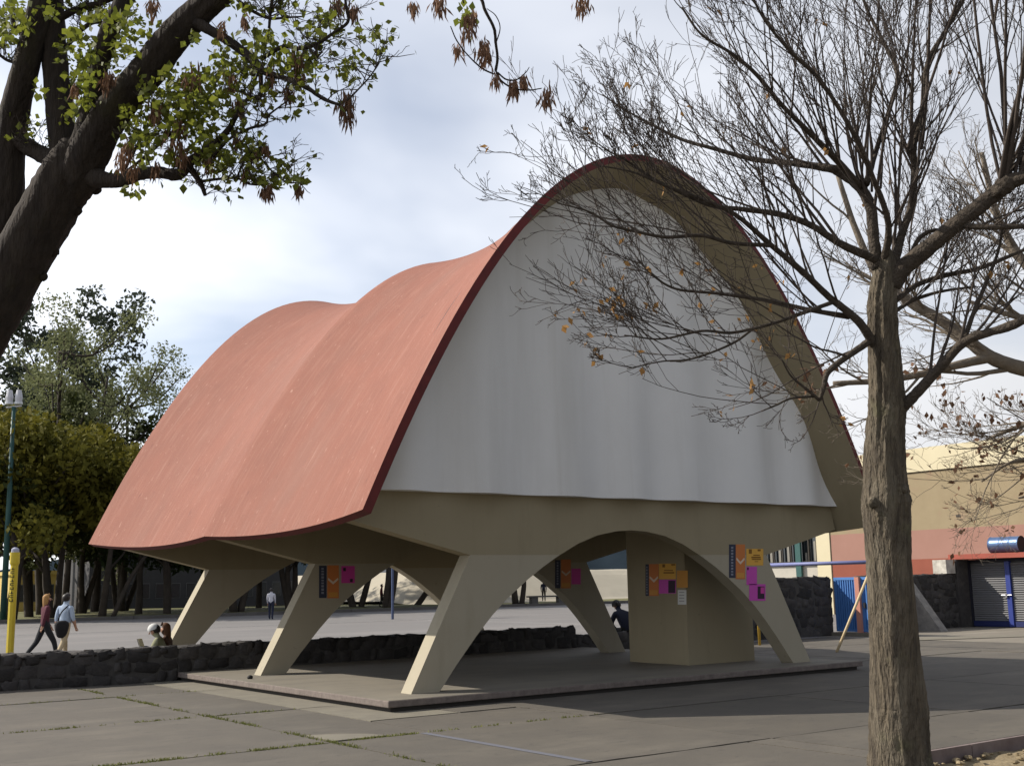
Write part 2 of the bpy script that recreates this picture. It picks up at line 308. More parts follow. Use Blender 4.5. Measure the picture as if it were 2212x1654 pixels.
LEGC = mat('pale_leg', (.355, .318, .24), .85, (.325, .288, .212), 1.3, .9, .15, 60, stain=[dict(s=1.6, st=(2, 2, .3), a=.55, b=.85, c=(.27, .24, .17), k=.6), dict(s=6, a=.68, b=.74, c=(.2, .175, .13), k=.5)])  # legs a lighter, greyer tone than the beams above
KZ = 1.947
low = [p for p in ARCH if p[1] < KZ] + [(2.745, KZ)]; high = [(2.745, KZ)] + [p for p in ARCH if p[1] > KZ]
def diaphragm_outline(Y):
    p = [(1.04, KZ + ZP)] + [(x, z + ZP) for x, z in high] + [(W - x, z + ZP) for x, z in reversed(high[:-1])] + [(W - 1.04, KZ + ZP)]
    pr = []
    for u in np.linspace(1, -1, 41):
        q = S(u, Y) - Sn(u, Y) * .07; pr.append((q[0], q[2]))
    pr[0] = (W + .945, 2.425 + ZP); pr[-1] = (-.945, 2.425 + ZP)
    return p + pr
def tri(o):
    bm = bmesh.new(); bm.from_mesh(o.data); bmesh.ops.triangulate(bm, faces=[f for f in bm.faces if len(f.verts) > 4]); bm.to_mesh(o.data); bm.free()
for Y in (0, D, 2 * D + .03):
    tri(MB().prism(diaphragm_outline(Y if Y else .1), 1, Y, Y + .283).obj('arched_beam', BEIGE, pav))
    for sg in (0, 1):
        q = [(x, z + ZP) for x, z in [(0, 0)] + low + [(1.04, KZ)]]
        if sg: q = [(W - x, z) for x, z in reversed(q)]
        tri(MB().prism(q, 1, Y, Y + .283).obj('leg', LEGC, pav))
def gable(Yg, s):
    m = MB(); na, nb = 200, 34; z0 = 2.86 + ZP
    for b_ in range(nb + 1):
        v = b_ / nb; v = 1 - (1 - v) ** 1.3
        for a_ in range(na + 1):
            u = a_ / na * 2 - 1; w, zb, c = sec(Yg); c -= .05; w -= .05
            z = z0 + v * (c - z0 - .001); hw = w * math.sqrt(max(0, 1 - (z - zb) / (c - zb))); x = u * hw
            A = .15 * (1 - .7 * v)
            lob = .5 - .5 * math.cos(2 * math.pi * (x + .82 + .12 * math.sin(x * 1.3)) / 1.42)
            m.v.append((CX + x, Yg - s * (.02 + A * lob + .05 * (1 - v)), z))
    n1 = na + 1
    for b_ in range(nb):
        for a_ in range(na): k = b_ * n1 + a_; m.f.append((k, k + 1, k + n1 + 1, k + n1)); m.m.append(0)
    o = len(m.v)
    for a_ in range(n1): x, y, z = m.v[a_]; m.v.append((x, Yg + s * .1, z))
    for a_ in range(na): m.f.append((a_, o + a_, o + a_ + 1, a_ + 1)); m.m.append(0)
    ob = m.obj('gable_wall', WHITE, pav, smooth=True); e = ob.modifiers.new('split', 'EDGE_SPLIT'); e.split_angle = R(35); return ob
gable(-.03, 1); gable(2 * D + .34, -1)
MB().box((6.47, 1.03, ZP), (8.2, 2.62, 4.6)).obj('central_column', BEIGE, pav)
m = MB(); m.box((-.716, -.61, .06), (W + .716, 11.0, ZP)); o = m.obj('platform', [PLATE], pav)
b = o.modifiers.new('bev', 'BEVEL'); b.width = .012; b.segments = 2
MB().box((-.70, -.594, ZP), (W + .70, 10.98, ZP + .004)).obj('platform_paving', PLAT, pav)
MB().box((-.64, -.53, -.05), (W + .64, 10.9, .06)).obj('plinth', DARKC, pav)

# ------------------------------------------------------------------ posters and flyers
PC = dict(dark=mat('print_dark', (.03, .035, .06), .6), orange=mat('print_orange', (.52, .17, .045), .6), orange2=mat('print_orange_light', (.55, .26, .05), .6), yellow=mat('paper_yellow', (.66, .36, .06), .6),
          pink=mat('paper_magenta', (.52, .07, .40), .6), pinkr=mat('paper_pink', (.55, .05, .30), .6), ink=mat('print_ink', (.03, .012, .03), .6), brown=mat('print_brown', (.2, .09, .01), .6), chev=mat('print_pale', (.62, .5, .38), .6), white=mat('paper_white', (.6, .6, .58), .6), grey=mat('print_grey', (.3, .3, .29), .6), lett=mat('print_bluegrey', (.2, .21, .26), .6))
def zpx(z, x, y):
    x0, y0, s = z; return (x0 + x / s) / 1.0674, (y0 + y / s) / 1.0674
class Sheet:
    """flat print on a wall plane: axis ax = v, pasted on the side facing dirn"""
    def __init__(s, z, ax, v, dirn): s.z, s.ax, s.v, s.d = z, ax, v, dirn
    def corners(s, x0, y0, x1, y1):
        P = [on(*zpx(s.z, x, y), s.ax, s.v) for x, y in ((x0, y1), (x1, y1), (x1, y0), (x0, y0))]
        return P
    def rect(s, name, r, col, parent=None, lift=.003, **kw):
        P = s.corners(*r); n = np.zeros(3); n[s.ax] = s.d
        P = [p + n * lift for p in P]
        return MB().slab(P, n, .002).obj(name, PC[col], parent, **kw)
def poster(sh, dk, og, label, grp):
    o = sh.rect('poster', og, 'orange', label=label, cat='poster', group=grp)
    sh.rect('title_strip', dk, 'dark', o)
    x0, y0, x1, y1 = og; w, h = x1 - x0, y1 - y0
    n = np.zeros(3); n[sh.ax] = sh.d; m = MB()
    f = lambda a, b: on(*zpx(sh.z, x0 + a * w, y0 + b * h), sh.ax, sh.v) + n * .0055
    m.slab([f(.5, .58), f(.5, .50), f(.92, .38), f(.95, .44)], n, .001); m.slab([f(.5, .58), f(.05, .44), f(.08, .38), f(.5, .50)], n, .001)
    m.obj('chevron_print', PC['chev'], o)
    sh.rect('lower_print', (x0 + .1 * w, y0 + .82 * h, x0 + .9 * w, y0 + .96 * h), 'orange2', o, .0055)
    a0, b0, a1, b1 = dk; g = lambda a, b: on(*zpx(sh.z, a0 + a * (a1 - a0), b0 + b * (b1 - b0)), sh.ax, sh.v) + n * .0055
    t = .07
    while t < .9:
        k = random.uniform(.045, .075); MB().slab([g(.3, t + k), g(.62, t + k), g(.62, t), g(.3, t)], n, .001).obj('letter', PC['lett'], o); t += k + .035
    return o
Z3 = (1670, 1240, 10.336); Z4 = (400, 1150, 3.16); Z5 = (1000, 1150, 3.308); Z6 = (1400, 1150, 3.675)
sh = Sheet(Z3, 1, 0, -1)
poster(sh, (110, 150, 268, 945), (270, 150, 490, 975), 'dark and orange poster beside a yellow flyer on the front leg', None)
o = sh.rect('flyer', (522, 255, 925, 650), 'yellow', label='yellow landscape flyer with black print on the front leg', cat='flyer')
for r in [(580, 265, 650, 370), (790, 265, 860, 310), (690, 395, 840, 420), (640, 440, 860, 475), (650, 490, 870, 518), (720, 550, 800, 565)]: sh.rect('print_mark', r, 'brown', o, .0055)
o = sh.rect('flyer', (525, 680, 775, 1115), 'pink', label='tall plain magenta flyer right under a yellow flyer', cat='flyer')
sh.rect('print_mark', (540, 700, 575, 760), 'ink', o, .0055)
o = sh.rect('flyer', (590, 1095, 978, 1490), 'pink', label='magenta flyer with dark photo print, lowest on the front leg', cat='flyer', )
sh.rect('photo_print', (790, 1150, 950, 1445), 'ink', o, .0055); sh.rect('print_mark', (860, 1170, 940, 1320), 'pinkr', o, .0075)
sh = Sheet(Z4, 1, D, -1)
poster(sh, (1060, 485, 1115, 720), (1120, 482, 1204, 722), 'dark and orange poster beside a pink flyer on the sunlit-edged leg', None)
o = sh.rect('flyer', (1222, 487, 1320, 612), 'pinkr', label='pink flyer alone right of a poster on the sunlit-edged leg', cat='flyer'); sh.rect('print_mark', (1235, 500, 1255, 525), 'ink', o, .0055); sh.rect('print_mark', (1285, 580, 1305, 605), 'ink', o, .0055)
sh = Sheet(Z5, 1, D, -1)
poster(sh, (925, 465, 965, 680), (970, 460, 1045, 680), 'dark and orange poster on the shaded leg seen through the front arch', None)
sh.rect('flyer', (1050, 530, 1120, 650), 'pinkr', label='pink flyer on the shaded leg seen through the front arch', cat='flyer')
sh = Sheet(Z6, 0, 6.47, -1)
poster(sh, (326, 552, 354, 820), (357, 550, 438, 820), 'dark and orange poster at the edge of the square column', None)
o = sh.rect('flyer', (441, 546, 583, 678), 'yellow', label='yellow landscape flyer with dark print on the square column', cat='flyer')
for r in [(470, 552, 492, 578), (545, 550, 578, 562), (485, 600, 560, 608), (480, 618, 570, 630)]: sh.rect('print_mark', r, 'brown', o, .0055)
o = sh.rect('flyer', (441, 682, 583, 800), 'pink', label='magenta flyer with dark photo print on the square column', cat='flyer'); sh.rect('photo_print', (520, 690, 578, 795), 'ink', o, .0055)
sh.rect('flyer', (592, 605, 684, 750), 'orange2', label='plain orange flyer above the white sheet on the column', cat='flyer')
o = sh.rect('notice_sheet', (600, 770, 672, 893), 'white', label='white paper notice below the orange flyer on the column', cat='notice')
for k in range(4): sh.rect('print_mark', (612, 785 + 25 * k, 655, 793 + 25 * k), 'grey', o, .0055)

# ------------------------------------------------------------------ stone walls
def stone_proto(k):
    m = MB(); m.ball((0, 0, 0), (.5, .5, .5), 8, 6, nz=.0)
    P = np.array(m.v); r = np.random.default_rng(100 + k)
    P = np.sign(P) * np.abs(P * 2) ** .38 * .5; P = P + r.normal(size=P.shape) * .05; m.v = [tuple(p) for p in P]
    return m.mesh('stone', STONE, True)
SP = [stone_proto(k) for k in range(7)]
def stone_wall(name, a, b, th, zb, zt, label, size=.28, faces=(1,), top=True, cat='wall', slope=None):
    a = np.array(a, float); b = np.array(b, float); Ln = np.linalg.norm(b - a); d = (b - a) / Ln; nn = np.array([d[1], -d[0]])   # nn: right of the run
    wl = empty(name, (*((a + b) / 2), 0), label, cat)
    m = MB(); q = [a + nn * th * .45, b + nn * th * .45, b - nn * th * .45, a - nn * th * .45]
    m.prism([tuple(p) for p in q], 2, zb, zt - .035).obj('mortar_core', MORTAR, wl)
    ang = math.atan2(d[1], d[0])
    rows = max(1, round((zt - zb) / (size * .72)))
    zz = np.linspace(zb, zt, rows + 1)
    for s in faces:
        for r_ in range(rows):
            t = -rng.uniform(0, .5) * size
            h = zz[r_ + 1] - zz[r_]
            while t < Ln:
                w = size * rng.uniform(.5, 1.9); t1 = min(t + w, Ln + .02); t0 = max(t, -.02)
                if t1 - t0 > .08:
                    c = a + d * (t0 + t1) / 2 + nn * s * (th * .36)
                    o = bpy.data.objects.new('stone', random.choice(SP)); C.objects.link(o)
                    dz = rng.normal() * .02
                    o.location = (c[0], c[1], (zz[r_] + zz[r_ + 1]) / 2 + dz); o.scale = ((t1 - t0) * rng.uniform(.86, 1.0), th * .36 * rng.uniform(.72, .98), h * rng.uniform(.8, 1.22))
                    o.rotation_euler = (rng.normal() * .05, rng.normal() * .22, ang + rng.normal() * .04); o.parent = wl; o.matrix_parent_inverse = Matrix.Translation(-wl.location)
                t += w
    if top:
        t = 0
        while t < Ln:
            w = size * rng.uniform(.9, 2.0); t1 = min(t + w, Ln)
            if t1 - t > .1:
                c = a + d * (t + t1) / 2; o = bpy.data.objects.new('cap_stone', random.choice(SP)); C.objects.link(o)
                o.location = (c[0], c[1], zt - .04); o.scale = (t1 - t, th * rng.uniform(.97, 1.05), rng.uniform(.09, .15)); o.rotation_euler = (rng.normal() * .02, rng.normal() * .02, ang); o.parent = wl; o.matrix_parent_inverse = Matrix.Translation(-wl.location)
            t += w
    return wl
stone_wall('stone_wall', (-12, 8.15), (-.72, 7.42), .42, -.05, .60, 'low dark volcanic stone wall running beside the plaza slabs')
stone_wall('stone_wall', (-.72, 7.42), (8.95, 7.5), .42, ZP + .006, .62, 'low dark volcanic stone wall standing on the pavilion platform')
stone_wall('stone_wall', (8.98, 7.6), (13.6, 7.75), .42, ZP - .15, .42, 'lower stone bench wall where two people sit', size=.24)

# ------------------------------------------------------------------ yard on the right
YS = mat('yard_stone', (.085, .085, .088), .95, (.045, .045, .048), 5, .8, .5, 20, rnd=.3)
STONE_B = STONE
WT = 1.68
stone_wall('stone_wall', (12.2, 8.35), (19.42, 8.35), .4, 0, WT, 'tall dark stone yard wall left of the blue gates', size=.42)
BLUE = mat('blue_gate_paint', (.06, .17, .42), .5, (.07, .19, .46), 3, .7, spec=.4)
PINKP = mat('pink_wall_paint', (.46, .215, .165), .9, (.42, .19, .14), .8, .8)
def gate(y0, y1, label):
    g = empty('gate', (19.5, (y0 + y1) / 2, 0), label, 'gate', None)
    X = 19.5
    m = MB()
    for z0, z1 in ((.12, .19), (WT - .08, WT)): m.box((X - .03, y0, z0), (X + .03, y1, z1))
    for yy in (y0, y1): m.box((X - .031, yy - .03, .121), (X + .031, yy + .03, WT - .001))
    m.obj('frame', BLUE, g); MB().box((X + .012, y0 + .03, .19), (X + .022, y1 - .03, WT - .08)).obj('panel', BLUE, g)
    n = 9
    for k in range(n):
        yy = y0 + (y1 - y0) * (k + .5) / n; MB().box((X - .02, yy - .018, .19), (X + .012, yy + .018, WT - .08)).obj('slat', BLUE, g)
    return g
gate(7.32, 8.06, 'blue slatted metal gate half shaded by the stone wall'); g = gate(6.3, 7.1, 'blue slatted metal gate beyond the pink post')
MB().box((19.44, 7.0, .8), (19.48, 7.06, .95)).obj('latch', mat('dark_metal', (.04, .04, .045), .5, metal=.6), g)
MB().box((19.38, 7.13, 0), (19.62, 7.28, WT)).obj('gate_post', PINKP, label='slim pink painted post between the two blue gates', cat='post')
MB().box((19.3, 6.2, 0), (19.75, 8.15, .1)).obj('door_step', PALE, label='low pale concrete step under the blue gates', cat='step')
# stone wall B with battered end
w = stone_wall('stone_wall', (21.0, 8.45), (26.3, 8.45), .4, 0, 1.70, 'dark stone wall with a sloping end beside the garage', size=.36)
STL = mat('light_stone', (.3, .28, .25), .95, (.14, .13, .12), 5, .7, .5, 20)
MB().prism([(8.24, 0), (7.05, 0), (8.24, 1.62)], 0, 23.1, 23.45).obj('buttress', STL, w)
MB().box((25.35, 8.2, 1.74), (25.85, 8.7, 2.19)).obj('pillar_block', mat('stained_white', (.6, .57, .5), .9, (.25, .23, .2), 4, .6), label='short whitewashed stained block at the canopy corner', cat='pillar')
# garage: plane X = 26.5
XG = 26.5
GBLUE = mat('royal_blue_steel', (.03, .045, .2), .45, (.035, .055, .24), 3, .7)
GREY = mat('grey_shutter', (.2, .2, .205), .6, (.16, .16, .165), 2, .7, metal=.1)
ga = empty('garage', (XG, 6.5, 0), 'garage with grey slatted doors in a blue steel frame', 'garage')
MB().box((XG + .12, 3.0, 0), (XG + 5, 8.3, 2.18)).obj('wall', mat('dark_interior_wall', (.12, .12, .12), .9), ga)
m = MB(); m.box((XG + .03, 8.1, 0), (XG + .1, 8.18, 2.18)); m.box((XG + .03, 3.0, 2.1), (XG + .1, 8.1, 2.18)); m.obj('door_frame', mat('shaded_door_frame', (.02, .02, .03), .6), ga); MB().box((25.9, 8.18, 0), (26.62, 8.7, 2.19)).obj('pier', STONE, ga)  # blue frame coloured near-black, the shadow on it put into the colour
for (y0, y1) in ((6.82, 8.09), (5.3, 6.66)):
    d_ = MB().box((XG + .06, y0, .05), (XG + .1, y1, 2.05)).obj('door', GREY, ga)
    nz_ = 26
    for k in range(nz_):
        z = .2 + k * (2.02 - .2) / nz_
        MB().add([(XG + .06, y0 + .02, z), (XG + .06, y1 - .02, z), (XG + .012, y1 - .02, z + .015), (XG + .012, y0 + .02, z + .015), (XG + .06, y0 + .02, z + .062), (XG + .06, y1 - .02, z + .062)], [(0, 1, 2, 3), (3, 2, 5, 4)]).obj('slat', GREY, d_)
    MB().box((XG - .0, y0, .02), (XG + .06, y1, .19)).obj('bottom_rail', mat('dark_blue_rail', (.02, .027, .1), .5), d_)
MB().box((XG - .04, 6.66, .02), (XG + .1, 6.82, 2.1)).obj('centre_post', GBLUE, ga)
m = MB(); m.tube([(XG - .07, 6.98, 1.02), (XG - .07, 6.63, 1.02)], .02, 8); m.box((XG - .1, 6.78, .95), (XG - .04, 6.84, 1.06)); m.obj('bolt', mat('bright_steel', (.3, .3, .32), .4, metal=.6), ga)
REDC = mat('red_concrete', (.32, .085, .06), .85, (.27, .07, .05), 2, .7)
MB().box((XG - .55, 2.5, 2.2), (XG + 5.2, 8.5, 2.36)).obj('canopy', REDC, label='red concrete canopy slab over the garage doors', cat='canopy')
# drum lying on the canopy
pa = on(2142, 1177, 0, XG + .3); pb = on(2207, 1176, 0, XG + .3)
DRM = mat('blue_drum_steel', (.1, .16, .29), .32, (.08, .125, .23), 3, .7, metal=.55)
dr = empty('drum', (XG + .3, float((pa[1] + pb[1]) / 2), 2.36), 'glossy blue steel drum lying on the red canopy', 'drum')
rr = .27; zc_ = 2.36 + rr + .006; y0, y1 = float(pb[1]) + .0, float(pa[1])
prof = []
for t in np.linspace(0, 1, 25):
    k = rr - .012
    for rb in (.0, .34, .66, 1.0): k += .012 * math.exp(-((t - rb) / .02) ** 2)
    prof.append(k)
MB().tube([(XG + .3, y0 + (y1 - y0) * t, zc_) for t in np.linspace(0, 1, 25)], prof, 28, cap=False).obj('shell', DRM, dr, smooth=True)
MB().tube([(XG + .3, y0 + .02, zc_), (XG + .3, y0 + .03, zc_)], rr - .015, 28).obj('hollow_disc', mat('drum_hollow_dark', (.03, .022, .02), .9), dr); MB().tube([(XG + .3, y1 - .03, zc_), (XG + .3, y1 - .02, zc_)], rr - .015, 28).obj('bottom', DRM, dr)  # dark disc stands in for the dark hollow of the open drum end
MB().box((XG + .15, y0 + .1, 2.36), (XG + .45, y0 + .2, 2.375)).obj('chock', mat('timber', (.3, .2, .11), .9), dr)
# swing frame
SWC = mat('cream_pole_paint', (.62, .5, .3), .6, (.45, .34, .2), 5, .7); SWB = mat('blue_pole_paint', (.16, .18, .36), .5); SWY = mat('yellow_pole_paint', (.55, .36, .06), .5)
sw = empty('swing_frame', (14.5, 5, 0), 'empty playground frame with blue crossbar and slanted cream poles', 'play frame')
for f_ in ((13.06, 3.0, 0), (15.95, 2.85, 0)): MB().tube([f_, (14.5, 2.92, 1.99)], .032, 10).obj('pole', SWC, sw, smooth=True)
MB().tube([(14.25, 6.38, 0), (14.25, 6.38, 2.0)], .036, 10).obj('upright', SWY, sw, smooth=True)
MB().tube([(14.5, 2.78, 2.02), (14.24, 6.5, 2.02)], .045, 12).obj('crossbar', SWB, sw, smooth=True)
# large hall behind: plane X = 36
XW = 36.0
hall = empty('hall_building', (XW + 10, 20, 0), 'long hall with cream parapet, tan and pink bands and a red base', 'building')
CREAM = mat('cream_paint', (.56, .50, .345), .9, (.5, .445, .3), .7, .8); TAN = mat('tan_paint', (.28, .225, .14), .9, (.24, .19, .115), 1.6, .8, stain=[dict(s=.8, a=.55, b=.7, c=(.29, .195, .135), k=.6), dict(s=2.5, a=.68, b=.74, c=(.22, .16, .1), k=.5)])
PINK = mat('faded_pink_paint', (.30, .165, .13), .9, (.265, .145, .112), 1.2, .8); RED = mat('brick_red_paint', (.24, .075, .048), .9, (.205, .062, .04), 1.5, .7)
yc = 21.32
MB().box((XW, -6, 0), (XW + 22, yc, 2.42)).obj('red_base', RED, hall); MB().box((XW, -6, 2.42), (XW + 22, yc, 3.68)).obj('pink_band', PINK, hall)
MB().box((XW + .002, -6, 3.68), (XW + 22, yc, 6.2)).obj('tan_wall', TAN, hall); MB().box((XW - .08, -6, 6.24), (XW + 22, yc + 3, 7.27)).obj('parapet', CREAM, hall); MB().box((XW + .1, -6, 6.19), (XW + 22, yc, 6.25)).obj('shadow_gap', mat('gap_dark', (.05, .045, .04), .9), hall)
MB().box((XW - .05, yc + .05, 0), (XW + 3, 22.17, 6.24)).obj('cream_pilaster', CREAM, hall)
for k, (yy, zz) in enumerate(((18.4, 4.3), (14.5, 4.2))): MB().box((XW - .02, yy - .1, zz - .06), (XW + .01, yy + .1, zz + .05)).obj('wall_hole', mat('gap_dark', (.05, .045, .04), .9), hall)
# window strip further along
TEAL = mat('teal_steel', (.03, .085, .08), .5); GL = mat('dim_glass', (.02, .025, .028), .08, spec=.6); GLINT = mat('pale_glint', (.2, .19, .165), .8)
MB().box((XW + .3, 22.2, 0), (XW + 3, 34, 2.45)).obj('lower_wall', mat('pale_render', (.45, .42, .36), .9, (.35, .33, .29), 1, .8), hall); MB().box((XW + .5, 22.2, 2.45), (XW + .55, 34, 6)).obj('window_glass', GL, hall)
MB().box((XW + .2, 22.2, 2.3), (XW + .35, 34, 2.5)).obj('window_sill', DARKC, hall)
for k in range(14):
    y = 22.6 + k * .55; MB().box((XW + .42, y, 2.5), (XW + .46, y + .12 * rng.uniform(.5, 1.3), 2.8 + .8 * rng.uniform())).obj('glass_glint', GLINT, hall); MB().box((XW + .34, y + .36, 2.5), (XW + .42, y + .42, 6)).obj('mullion', DARKC, hall)  # pale strips stand in for faint reflections in the dark window glass
MB().box((XW + .1, 23.3, 0), (XW + .22, 23.62, 6)).obj('downpipe', TEAL, hall)

# ------------------------------------------------------------------ posts and lamp
YEL = mat('yellow_post_paint', (.50, .39, .03), .5, (.44, .33, .025), 3, .8); INK = mat('black_lettering', (.02, .02, .015), .6)
yp = on(20, 1428, 2, 0)
po = empty('sign_post', (float(yp[0]), float(yp[1]), 0), 'tall yellow post with black vertical lettering and grey cap', 'post')
x, y = float(yp[0]), float(yp[1]); dpt = float((yp - CAM) @ FW); k = dpt / FPX
ht = (1428 - 1184) * k
MB().tube([(x, y, 0), (x, y, ht * .84)], 8.2 * k, 8).obj('shaft', YEL, po); MB().tube([(x, y, ht * .84), (x, y, ht * .86), (x, y, ht * .955)], [8.4 * k, 10.5 * k, 10.5 * k], 12).obj('head', YEL, po); MB().tube([(x, y, ht * .955), (x, y, ht * .985), (x, y, ht)], [8.6 * k, 8 * k, 3 * k], 12).obj('cap', mat('grey_cap', (.3, .31, .4), .5), po)
fr = np.array([-FW[0], -FW[1], 0]); fr /= np.linalg.norm(fr); sd_ = np.array([-fr[1], fr[0], 0])
def mark(m, cx, z, w, h):
    c = np.array([x, y, 0]) + fr * (8.2 * k * 1.0) + sd_ * cx; m.slab([c - sd_ * w / 2 + [0, 0, z], c + sd_ * w / 2 + [0, 0, z], c + sd_ * w / 2 + [0, 0, z + h], c - sd_ * w / 2 + [0, 0, z + h]], fr, .006)
for i in range(9):
    z = ht * (.52 + .035 * i); h = ht * .024; m = MB(); w_ = 8 * k
    mark(m, 0, z, w_, h * .25)
    if i % 3 == 0: mark(m, -w_ * .4, z + h * .25, w_ * .2, h * .75); mark(m, w_ * .4, z + h * .25, w_ * .2, h * .75)
    elif i % 3 == 1: mark(m, 0, z + h * .75, w_, h * .25); mark(m, -w_ * .4, z + h * .25, w_ * .2, h * .5)
    else: mark(m, 0, z + h * .25, w_ * .25, h * .6)
    m.obj('letter', INK, po)
lp = on(6, 1345, 2, 0); x, y = float(lp[0]), float(lp[1]); dpt = float((lp - CAM) @ FW); k = dpt / FPX
la = empty('lamp_post', (x, y, 0), 'tall teal lamp post with grey floodlight heads above the trees', 'lamp post')
tp = dep(30, 878, dpt); MB().tube([(x, y, 0), tuple(tp)], [7 * k, 4.2 * k], 12).obj('pole', mat('teal_pole', (.035, .10, .09), .5, (.03, .08, .08), .4, .7), la, smooth=True)
LG = mat('grey_lamp_head', (.5, .5, .53), .4)
for dx_ in (-14, 6):
    c = dep(30 + dx_ + 4, 868, dpt); m = MB(); m.tube([c, c + np.array([0, 0, 10 * k]), c + np.array([0, 0, 26 * k])], [7 * k, 8 * k, 5 * k], 10); hd = m.obj('lamp_head', LG, la); MB().tube([c - [0, 0, 5 * k], c], [8.5 * k, 8.5 * k], 10).obj('lens', mat('lamp_lens', (.6, .62, .65), .2), hd)
MB().tube([dep(14, 880, dpt), dep(46, 876, dpt)], 2 * k, 8).obj('cross_arm', LG, la)
bp_ = on(848, 1337, 2, 0); dpt = float((bp_ - CAM) @ FW); k = dpt / FPX
b_ = empty('court_pole', (float(bp_[0]), float(bp_[1]), 0), 'thin blue pole standing on the far court', 'pole')
BP = mat('navy_pole', (.05, .07, .14), .5); MB().tube([tuple(bp_), tuple(bp_ + [0, 0, 4.2])], .07, 8).obj('shaft', BP, b_); MB().box((float(bp_[0]) - .6, float(bp_[1]) - .5, 3.6), (float(bp_[0]) + .6, float(bp_[1]) - .45, 4.5)).obj('backboard', mat('board_white', (.55, .55, .55), .6), b_)
# small dark stone on the platform
q = on(540, 1466, 2, ZP); m = MB(); m.ball((float(q[0]), float(q[1]), ZP + .03), (.05, .045, .036), 10, 7, nz=.08).obj('loose_stone', mat('black_stone', (.02, .02, .02), .8), smooth=True, label='small black stone lying on the platform edge', cat='stone')

# ------------------------------------------------------------------ planting bed bottom right
m = MB(); nx, ny = 60, 40; x0, x1, y0, y1 = BEDX + .06, 12.0, -14.0, BEDY - .05
for j in range(ny + 1):
    for i in range(nx + 1):
        xx = x0 + (x1 - x0) * (i / nx); yy = y1 - (y1 - y0) * (j / ny) ** 1.5
        m.v.append((xx, yy, -.13 + .05 * math.sin(xx * 2.1 + yy) * math.sin(yy * 1.7) + rng.normal() * .012))
for j in range(ny):
    for i in range(nx): a = j * (nx + 1) + i; m.f.append((a, a + nx + 1, a + nx + 2, a + 1)); m.m.append(0)
bed = m.obj('planting_bed', EARTH, smooth=True, kind='structure')
BK = mat('bed_kerb', (.21, .17, .16), .9, (.12, .09, .085), 5, .7)
for i in range(8): MB().box((BEDX + 1.45 * i, BEDY - .05, -.22), (BEDX + 1.45 * i + 1.44, BEDY + .0, .0)).obj('kerb_stone', BK, bed)
CL = [MB().ball((0, 0, 0), (.5, .42, .3), 8, 6, nz=.16).mesh('soil_clod', EARTH) for _ in range(4)]
for i in range(160):
    xx = rng.uniform(BEDX + .3, 4.6); yy = BEDY - .1 - rng.uniform() ** 1.3 * 2.3; s = rng.uniform(.02, .08) * (1 if i % 6 else 1.7)
    o = bpy.data.objects.new('soil_clod', random.choice(CL)); C.objects.link(o); o.location = (xx, yy, -.11 + s * .1); o.scale = (s * rng.uniform(.8, 1.6), s, s * .8); o.rotation_euler = (0, 0, rng.uniform(0, 6)); o.parent = bed
#TREES
# ------------------------------------------------------------------ trees
def grow(mb, p, d, ln, r, lvl, out, up=.25, wob=.22, kids=(7, 5, 4), spread=(.55, .6, .65), minr=.0022, sides=(6, 4, 3, 3)):
    n = max(4, int(ln / (.16 if lvl < 2 else .09))); n = min(n, 12)
    pts = [p.copy()]; dd = d / np.linalg.norm(d); ds = [dd]
    for i in range(n):
        dd = dd + rng.normal(size=3) * wob * (.55 + .3 * lvl) / math.sqrt(n) * 1.6 + np.array([0, 0, up / n]); dd /= np.linalg.norm(dd)
        pts.append(pts[-1] + dd * ln / n); ds.append(dd)
    rad = np.linspace(r, max(minr, r * .32), n + 1)
    mb.tube(pts, rad, sides[min(lvl, 3)], cap=False)
    out.append((pts[-1], dd, lvl))
    if lvl < len(kids):
        k = kids[lvl]; k = max(1, int(round(k * rng.uniform(.7, 1.3))))
        for q in range(k):
            t = rng.uniform(.22, .98); i = min(n - 1, int(t * n)); b = pts[i] + (pts[i + 1] - pts[i]) * (t * n - i)
            a = rng.normal(size=3); a -= ds[i] * (a @ ds[i]); a /= np.linalg.norm(a)
            s = spread[min(lvl, len(spread) - 1)] * rng.uniform(.7, 1.4)
            nd = ds[i] * math.cos(s) + a * math.sin(s) + np.array([0, 0, .12])
            grow(mb, b, nd, ln * rng.uniform(.32, .62) * (1.15 - .45 * t), max(minr, rad[i] * rng.uniform(.42, .6)), lvl + 1, out, up, wob, kids, spread, minr, sides)
def smooth_path(pts, per=6):
    P = np.array(pts, float); out = []
    Q = np.vstack([2 * P[0] - P[1], P, 2 * P[-1] - P[-2]])
    for i in range(1, len(Q) - 2):
        for t in np.linspace(0, 1, per, endpoint=False):
            a, b, c, d = Q[i - 1], Q[i], Q[i + 1], Q[i + 2]
            out.append(.5 * ((2 * b) + (-a + c) * t + (2 * a - 5 * b + 4 * c - d) * t * t + (-a + 3 * b - 3 * c + d) * t ** 3))
    out.append(P[-1]); return np.array(out)

